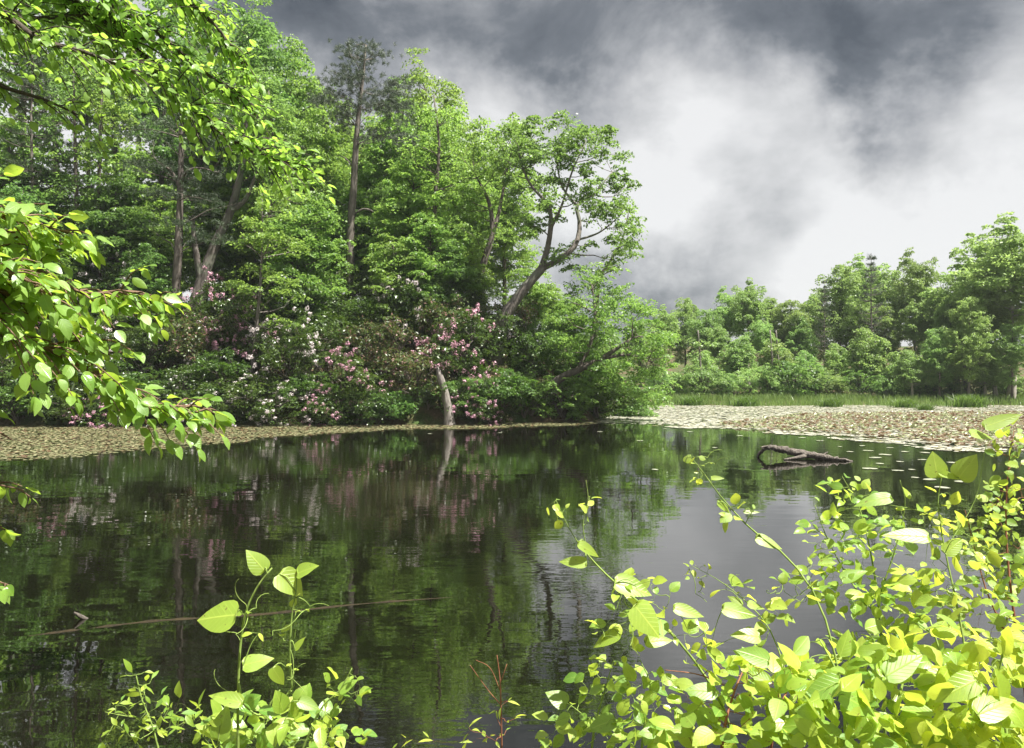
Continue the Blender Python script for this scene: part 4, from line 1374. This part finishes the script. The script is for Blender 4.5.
# ------------------------------------------------------------------ near plants along the bottom
def near_plant(name, label, cat, seed, stems, regions, big=(), mat='leaf_vine', stem='stem_green', shape=OVATE, group=None, tendrils=0, face=.45, sides=6, ratio=(.55, .75), fine=(1.5, .80)):
    """stems follow the photograph; regions = (px, py, rx, ry, count, leaf length, d0, d1); big = single leaves
    (px, py, length, width ratio, pointing angle in degrees, d)"""
    rng = np.random.default_rng(seed)
    paths = [p * np.array([1, 1, 1, .62]) for p in px_paths(stems, n=16)]
    s0 = paths[0][0]
    gx, gy = s0[0], min(s0[1], 3.1)
    base = np.array([gx, gy, gz(gx, gy)])
    root = thing(name, label, cat, base, group)
    sm, fm, sk = MB(), MB(), Skeleton()
    for k, p in enumerate(paths):
        if k == 0 or p[0, 2] < base[2] + .9 and np.linalg.norm(p[0, :2] - base[:2]) > .02 and stems[k][0][1] > 735:
            b = np.array([p[0, 0] * .8 + base[0] * .2, p[0, 1], 0])
            b[2] = gz(b[0], b[1]) - .08
            p = np.vstack([cr([np.append(b, p[0, 3] * 1.15), np.append((b * .5 + p[0, :3] * .5) + rng.normal(0, .02, 3), p[0, 3] * 1.08), p[0]], 7)[:-1], p])
        tube(sm, p[:, :3], p[:, 3], sides, cap=True)
        sk.push(p[:, :3], p[:, 3])
    if regions:
        C, LS = [], []
        for (px, py, rx, ry, K, ls, d0, d1) in regions:
            K, ls = int(K * fine[0]), ls * fine[1]
            q = nrm(rng.normal(size=(K, 2))) * rng.uniform(0, 1, (K, 1)) ** .5
            dd = rng.uniform(d0, d1, K)
            C += [P(px + rx * a, py + ry * b, d) for (a, b), d in zip(q, dd)]
            LS += list(ls * rng.uniform(.4, 1.25, K))
        C, LS = np.array(C), np.array(LS)
        D = attach(sm, sk, C, rng, climb=.25, thick=.004, tipr=.0011, sides=4, wander=.10, rise=.6)
        D = D + rng.normal(0, .45, D.shape) + np.array([0, 0, .05])
        N = np.array([0, -face, 1.0]) + rng.normal(0, .42, D.shape)
        leaves(fm, C, D, N, LS, LS * rng.uniform(*ratio, len(C)), rng, shape, droop=.2, fold=.22)
    for (px, py, ln, wr, ang, d) in big:
        tip = P(px, py, d)
        j = int(np.argmin(np.linalg.norm(sk.p - tip, axis=1)))
        a = math.radians(ang)
        D = np.array([[math.cos(a), rng.uniform(-.25, .25), math.sin(a)]])
        b = tip - nrm(D)[0] * ln * .5
        path = cr([sk.p[j], (sk.p[j] + b) / 2 + np.array([0, 0, .012]), b], 6)
        tube(sm, path, np.linspace(min(.0028, sk.r[j]), .0016, 6), 4)
        lm = MB()
        N = np.array([[rng.uniform(-.2, .2), -.75, .75]])
        leaves(lm, b[None], D, N, ln, ln * wr, rng, HEART, droop=.12, fold=.16, wave=.03)
        lm.build('leaf', MATS[mat], root, smooth=True, origin=base)
    for k in range(tendrils):
        j = int(rng.integers(len(sk.p) // 5, len(sk.p)))
        p = sk.p[j]
        d = nrm(rng.normal(size=3) + np.array([0, 0, .2]))
        ln = rng.uniform(.05, .12)
        tt = np.linspace(0, 1, 14)
        cur = p + d * (ln * tt)[:, None] + np.column_stack([np.sin(tt * 7) * .014 * tt, np.zeros(14), np.cos(tt * 7) * .014 * tt - .02 * tt])
        tube(sm, cur, np.linspace(.0013, .0007, 14), 4)
    sm.build('stem', MATS[stem], root, smooth=True, origin=base)
    if fm.n:
        fm.build('foliage', MATS[mat], root, smooth=True, origin=base)
    return root


near_plant('greenbrier_vine', 'upright vine with broad pale heart leaves alone against the dark water', 'vine', 501,
           [[(238, 752, 2.0, .006), (238, 700, 2.0, .0055), (240, 650, 2.0, .005), (246, 612, 2.0, .0045), (258, 586, 2.0, .004), (272, 568, 2.0, .003)],
            [(292, 690, 2.0, .004), (290, 650, 2.0, .004), (292, 615, 2.0, .003), (296, 592, 2.0, .0025)],
            [(238, 700, 2.0, .004), (262, 715, 2.0, .004), (292, 690, 2.0, .004)]],
           [(300, 600, 12, 14, 5, .035, 1.97, 2.05), (245, 640, 16, 30, 3, .03, 1.97, 2.03), (292, 650, 12, 24, 3, .04, 1.97, 2.03)],
           [(255, 560, .072, .72, 128, 2.0), (308, 569, .062, .72, 25, 2.0), (215, 617, .110, .78, 188, 1.95), (292, 585, .085, .8, -40, 2.0), (259, 661, .076, .62, 12, 1.97), (279, 678, .062, .55, -62, 1.95), (224, 698, .092, .45, 165, 1.95), (300, 643, .04, .5, 50, 2.0)],
           tendrils=11)

near_plant('leafy_sapling', 'low leafy shoot with narrow leaves, left of the pale heart leaved vine', 'plant', 502,
           [[(160, 755, 2.2, .005), (152, 725, 2.2, .004), (142, 700, 2.2, .0035), (136, 675, 2.2, .003)], [(150, 720, 2.2, .003), (120, 715, 2.2, .002), (105, 712, 2.2, .0015)]],
           [(150, 715, 40, 26, 34, .055, 2.1, 2.35), (138, 680, 14, 10, 5, .05, 2.15, 2.25), (185, 725, 30, 20, 20, .055, 2.1, 2.35), (120, 740, 24, 12, 8, .05, 2.1, 2.3)],
           [], mat='leaf_shrub', shape=LANCE, ratio=(.34, .48))

near_plant('leafy_sapling', 'low bright bush of mixed leaves at the foot of the pale heart leaved vine', 'plant', 503,
           [[(262, 756, 2.1, .006), (262, 730, 2.1, .005), (270, 705, 2.1, .004), (280, 690, 2.1, .003)], [(300, 756, 2.1, .005), (320, 710, 2.1, .004), (340, 690, 2.1, .003), (352, 668, 2.1, .002)], [(215, 756, 2.1, .004), (222, 725, 2.1, .003), (225, 705, 2.1, .002)]],
           [(250, 725, 40, 22, 36, .065, 1.95, 2.3), (300, 725, 40, 24, 40, .065, 1.95, 2.3), (345, 690, 20, 16, 11, .055, 2.0, 2.2), (230, 740, 30, 12, 12, .06, 2, 2.2), (340, 738, 30, 12, 12, .06, 2, 2.2)],
           [(222, 722, .085, .6, 80, 1.95), (349, 685, .055, .6, 30, 2.05), (310, 705, .06, .6, -20, 1.95)], mat='leaf_shrub')

near_plant('grass_shoot', 'thin reddish seed shoot rising alone at the bottom between the two leafy masses', 'plant', 504,
           [[(502, 756, 2.3, .004), (501, 710, 2.3, .0035), (500, 680, 2.3, .003), (497, 655, 2.3, .0015)], [(501, 705, 2.3, .0025), (488, 690, 2.3, .002), (470, 665, 2.3, .0012)], [(500, 690, 2.3, .002), (490, 668, 2.3, .0016), (476, 660, 2.3, .001)], [(500, 684, 2.3, .002), (507, 664, 2.3, .0014)]],
           [(505, 715, 12, 18, 6, .05, 2.25, 2.35), (480, 735, 22, 10, 8, .05, 2.25, 2.4), (415, 741, 26, 5, 5, .06, 2.2, 2.35)],
           [], mat='leaf_vine', stem='stem_red', shape=LANCE, ratio=(.22, .36))

GV = 'vines arching over the water'
near_plant('greenbrier_vine', 'vine arching out over the water, curled bud at its tip nearest the driftwood', 'vine', 511,
           [[(850, 760, 2.2, .006), (842, 690, 2.25, .0055), (822, 610, 2.3, .005), (790, 560, 2.35, .0045), (752, 530, 2.4, .004), (722, 498, 2.4, .003), (705, 475, 2.4, .0025), (690, 456, 2.4, .0015)]],
           [(700, 468, 12, 12, 6, .035, 2.38, 2.42), (740, 520, 20, 16, 5, .05, 2.35, 2.42), (800, 580, 24, 24, 10, .06, 2.25, 2.4)],
           [(725, 508, .06, .55, -35, 2.4), (770, 543, .085, .5, -20, 2.38), (688, 458, .03, .8, 60, 2.4), (718, 478, .04, .45, 5, 2.4), (752, 512, .05, .3, 0, 2.4)], group=GV, tendrils=7)
near_plant('greenbrier_vine', 'vine with big yellow green leaves reaching furthest out over the open water', 'vine', 512,
           [[(740, 760, 2.1, .006), (722, 705, 2.1, .0055), (690, 655, 2.1, .005), (650, 612, 2.1, .0045), (612, 580, 2.12, .004), (588, 555, 2.15, .003), (570, 530, 2.15, .002), (556, 500, 2.15, .0012)],
            [(588, 556, 2.15, .0025), (583, 525, 2.15, .002), (588, 500, 2.15, .0014), (586, 480, 2.15, .0008)]],
           [(560, 512, 14, 14, 5, .035, 2.12, 2.18), (588, 508, 10, 14, 5, .035, 2.12, 2.18), (640, 600, 34, 24, 16, .06, 2.0, 2.2), (690, 640, 30, 24, 14, .06, 2.0, 2.2), (612, 640, 26, 26, 9, .05, 2.05, 2.2)],
           [(635, 588, .105, .62, -12, 2.05), (590, 550, .075, .42, -28, 2.1), (648, 622, .10, .8, -50, 1.98), (690, 612, .085, .45, -12, 2.05), (605, 640, .08, .5, 205, 2.05), (572, 562, .075, .5, 175, 2.1), (660, 640, .075, .5, 10, 2.0), (740, 612, .085, .5, -8, 2.0), (745, 635, .08, .55, 170, 2.0)], group=GV, tendrils=8)
near_plant('greenbrier_vine', 'slight vine with tiny pale leaves over the grey reflection, between the two arching vines', 'vine', 513,
           [[(800, 760, 2.3, .005), (790, 690, 2.3, .004), (770, 630, 2.35, .003), (742, 598, 2.4, .0022), (715, 578, 2.4, .0016), (692, 566, 2.4, .001)]],
           [(700, 572, 14, 10, 8, .028, 2.38, 2.42), (735, 590, 16, 10, 5, .05, 2.35, 2.42), (770, 620, 24, 20, 10, .06, 2.25, 2.4)],
           [(738, 582, .065, .45, -30, 2.38), (757, 606, .06, .5, -15, 2.35), (735, 600, .05, .5, 150, 2.36)], group=GV, tendrils=3)

GS = 'leafy shrubs at the near water edge'
near_plant('leafy_shrub', 'shrub with upright stems in front of the driftwood, small leaves', 'shrub', 521,
           [[(885, 760, 2.7, .009), (884, 690, 2.7, .008), (880, 620, 2.72, .007), (872, 560, 2.75, .005), (860, 510, 2.8, .003), (842, 476, 2.8, .0015)],
            [(880, 620, 2.7, .005), (850, 580, 2.75, .004), (828, 540, 2.8, .003), (815, 505, 2.8, .0015)],
            [(878, 600, 2.7, .005), (895, 550, 2.7, .004), (905, 505, 2.7, .0025), (900, 480, 2.7, .0015)]],
           [(845, 495, 28, 18, 26, .055, 2.65, 2.95), (830, 535, 30, 24, 34, .06, 2.6, 2.95), (880, 540, 30, 26, 36, .065, 2.6, 2.9), (850, 590, 34, 26, 40, .07, 2.5, 2.85), (900, 600, 30, 30, 36, .07, 2.5, 2.85), (870, 650, 36, 24, 30, .08, 2.4, 2.8)],
           [(872, 500, .125, .42, -172, 2.6), (855, 575, .09, .5, 20, 2.5)], mat='leaf_shrub', group=GS)
near_plant('greenbrier_vine', 'vine with three broad glowing leaves high above the shrubs, by the upper rusty leaves', 'vine', 522,
           [[(985, 760, 2.4, .007), (972, 690, 2.45, .006), (958, 610, 2.5, .005), (945, 550, 2.55, .004), (938, 505, 2.6, .003), (942, 475, 2.6, .002)],
            [(940, 520, 2.58, .003), (915, 510, 2.58, .002), (890, 505, 2.55, .0015)],
            [(945, 550, 2.55, .003), (975, 500, 2.6, .002), (985, 450, 2.6, .002), (995, 430, 2.6, .0015)]],
           [(930, 510, 30, 20, 12, .06, 2.5, 2.7), (960, 550, 34, 30, 22, .07, 2.4, 2.7), (930, 590, 34, 30, 22, .07, 2.35, 2.6)],
           [(935, 464, .085, .85, 95, 2.55), (968, 466, .095, .8, 60, 2.55), (1004, 420, .12, .42, 22, 2.5), (985, 435, .10, .42, -5, 2.52), (950, 475, .08, .5, -15, 2.55), (905, 535, .14, .4, 175, 2.4), (955, 545, .08, .6, 40, 2.5)], group=GS, tendrils=5)
near_plant('leafy_shrub', 'dense bush with reddish stems against the frame edge', 'shrub', 523,
           [[(1030, 760, 2.9, .010), (1024, 680, 2.9, .008), (1012, 600, 2.95, .007), (1006, 530, 3.0, .005), (1008, 470, 3.0, .003), (1014, 430, 3.0, .0015)],
            [(1020, 660, 2.9, .006), (990, 600, 2.95, .005), (975, 550, 3.0, .003), (965, 510, 3.0, .0015)],
            [(1024, 640, 2.9, .006), (1040, 560, 3.0, .004), (1036, 480, 3.0, .002)]],
           [(1010, 450, 18, 26, 26, .055, 2.85, 3.15), (1005, 500, 26, 26, 46, .06, 2.8, 3.2), (985, 540, 34, 24, 44, .06, 2.8, 3.2), (1010, 570, 24, 34, 46, .065, 2.8, 3.2), (975, 610, 36, 30, 44, .065, 2.7, 3.1), (1015, 640, 24, 34, 34, .07, 2.7, 3.1)],
           [], mat='leaf_shrub', stem='stem_red', group=GS)
near_plant('leafy_shrub', 'broad leaved bush filling the corner below the red stemmed bush', 'shrub', 524,
           [[(960, 765, 1.9, .008), (955, 720, 1.95, .007), (945, 670, 2.0, .005), (930, 620, 2.05, .003)], [(1010, 765, 1.9, .007), (1005, 720, 1.95, .006), (1000, 670, 2.0, .004), (1010, 630, 2.0, .003)]],
           [(940, 650, 40, 26, 30, .085, 1.85, 2.15), (1000, 660, 34, 30, 32, .085, 1.85, 2.15), (970, 710, 50, 28, 48, .09, 1.75, 2.1), (1010, 735, 24, 20, 20, .09, 1.75, 2.0), (930, 735, 34, 16, 20, .085, 1.75, 2.0)],
           [(1000, 705, .12, .5, 15, 1.75), (955, 690, .11, .55, -160, 1.78)], mat='leaf_vine', group=GS)
near_plant('leafy_shrub', 'broad leaved bush at the bottom below the upright stemmed shrub', 'shrub', 525,
           [[(845, 765, 1.9, .008), (845, 720, 1.95, .007), (840, 680, 2.0, .005), (820, 640, 2.05, .003)], [(890, 765, 1.9, .007), (895, 715, 1.95, .006), (905, 670, 2.0, .004), (900, 640, 2.0, .003)]],
           [(830, 665, 40, 26, 30, .08, 1.9, 2.2), (890, 670, 34, 26, 28, .085, 1.85, 2.15), (860, 715, 54, 26, 46, .09, 1.75, 2.1), (820, 738, 40, 14, 18, .08, 1.75, 2.0), (900, 738, 40, 14, 18, .085, 1.75, 2.0)],
           [(862, 705, .11, .55, -25, 1.78), (820, 690, .10, .55, 200, 1.8), (905, 665, .11, .5, 25, 1.85)], mat='leaf_shrub', group=GS)
near_plant('leafy_shrub', 'loose bush with arching red twigs at the bottom beside the big leaved vine', 'shrub', 526,
           [[(720, 765, 2.0, .007), (725, 725, 2.0, .006), (735, 690, 2.05, .004), (750, 655, 2.1, .0025)], [(770, 765, 2.0, .006), (775, 720, 2.0, .005), (790, 680, 2.05, .004), (785, 650, 2.1, .002)], [(735, 690, 2.05, .003), (700, 675, 2.05, .0025), (665, 670, 2.05, .0015)]],
           [(740, 680, 36, 22, 26, .075, 1.95, 2.2), (790, 690, 30, 24, 28, .08, 1.9, 2.2), (700, 705, 34, 20, 18, .07, 1.95, 2.2), (760, 730, 50, 18, 34, .08, 1.85, 2.1), (690, 738, 36, 12, 16, .075, 1.9, 2.1)],
           [(752, 655, .085, .6, 160, 1.95), (700, 690, .08, .55, 170, 1.95)], mat='leaf_shrub', stem='stem_red', group=GS)
near_plant('leafy_shrub', 'low bush with small serrated leaves at the bottom near the seed shoot', 'shrub', 527,
           [[(590, 765, 2.2, .006), (595, 725, 2.2, .005), (605, 690, 2.2, .003), (612, 665, 2.2, .002)], [(640, 765, 2.2, .006), (645, 720, 2.2, .005), (650, 685, 2.2, .003), (640, 660, 2.2, .002)], [(595, 725, 2.2, .003), (570, 705, 2.2, .002), (552, 698, 2.2, .0015)]],
           [(605, 680, 28, 22, 20, .055, 2.1, 2.35), (645, 690, 26, 24, 24, .06, 2.05, 2.3), (575, 715, 28, 16, 16, .055, 2.1, 2.3), (620, 730, 44, 16, 28, .065, 2.0, 2.3), (560, 738, 30, 10, 9, .055, 2.1, 2.3)],
           [(556, 697, .065, .8, 150, 2.1), (600, 725, .08, .6, -160, 2.05)], mat='leaf_shrub', group=GS)
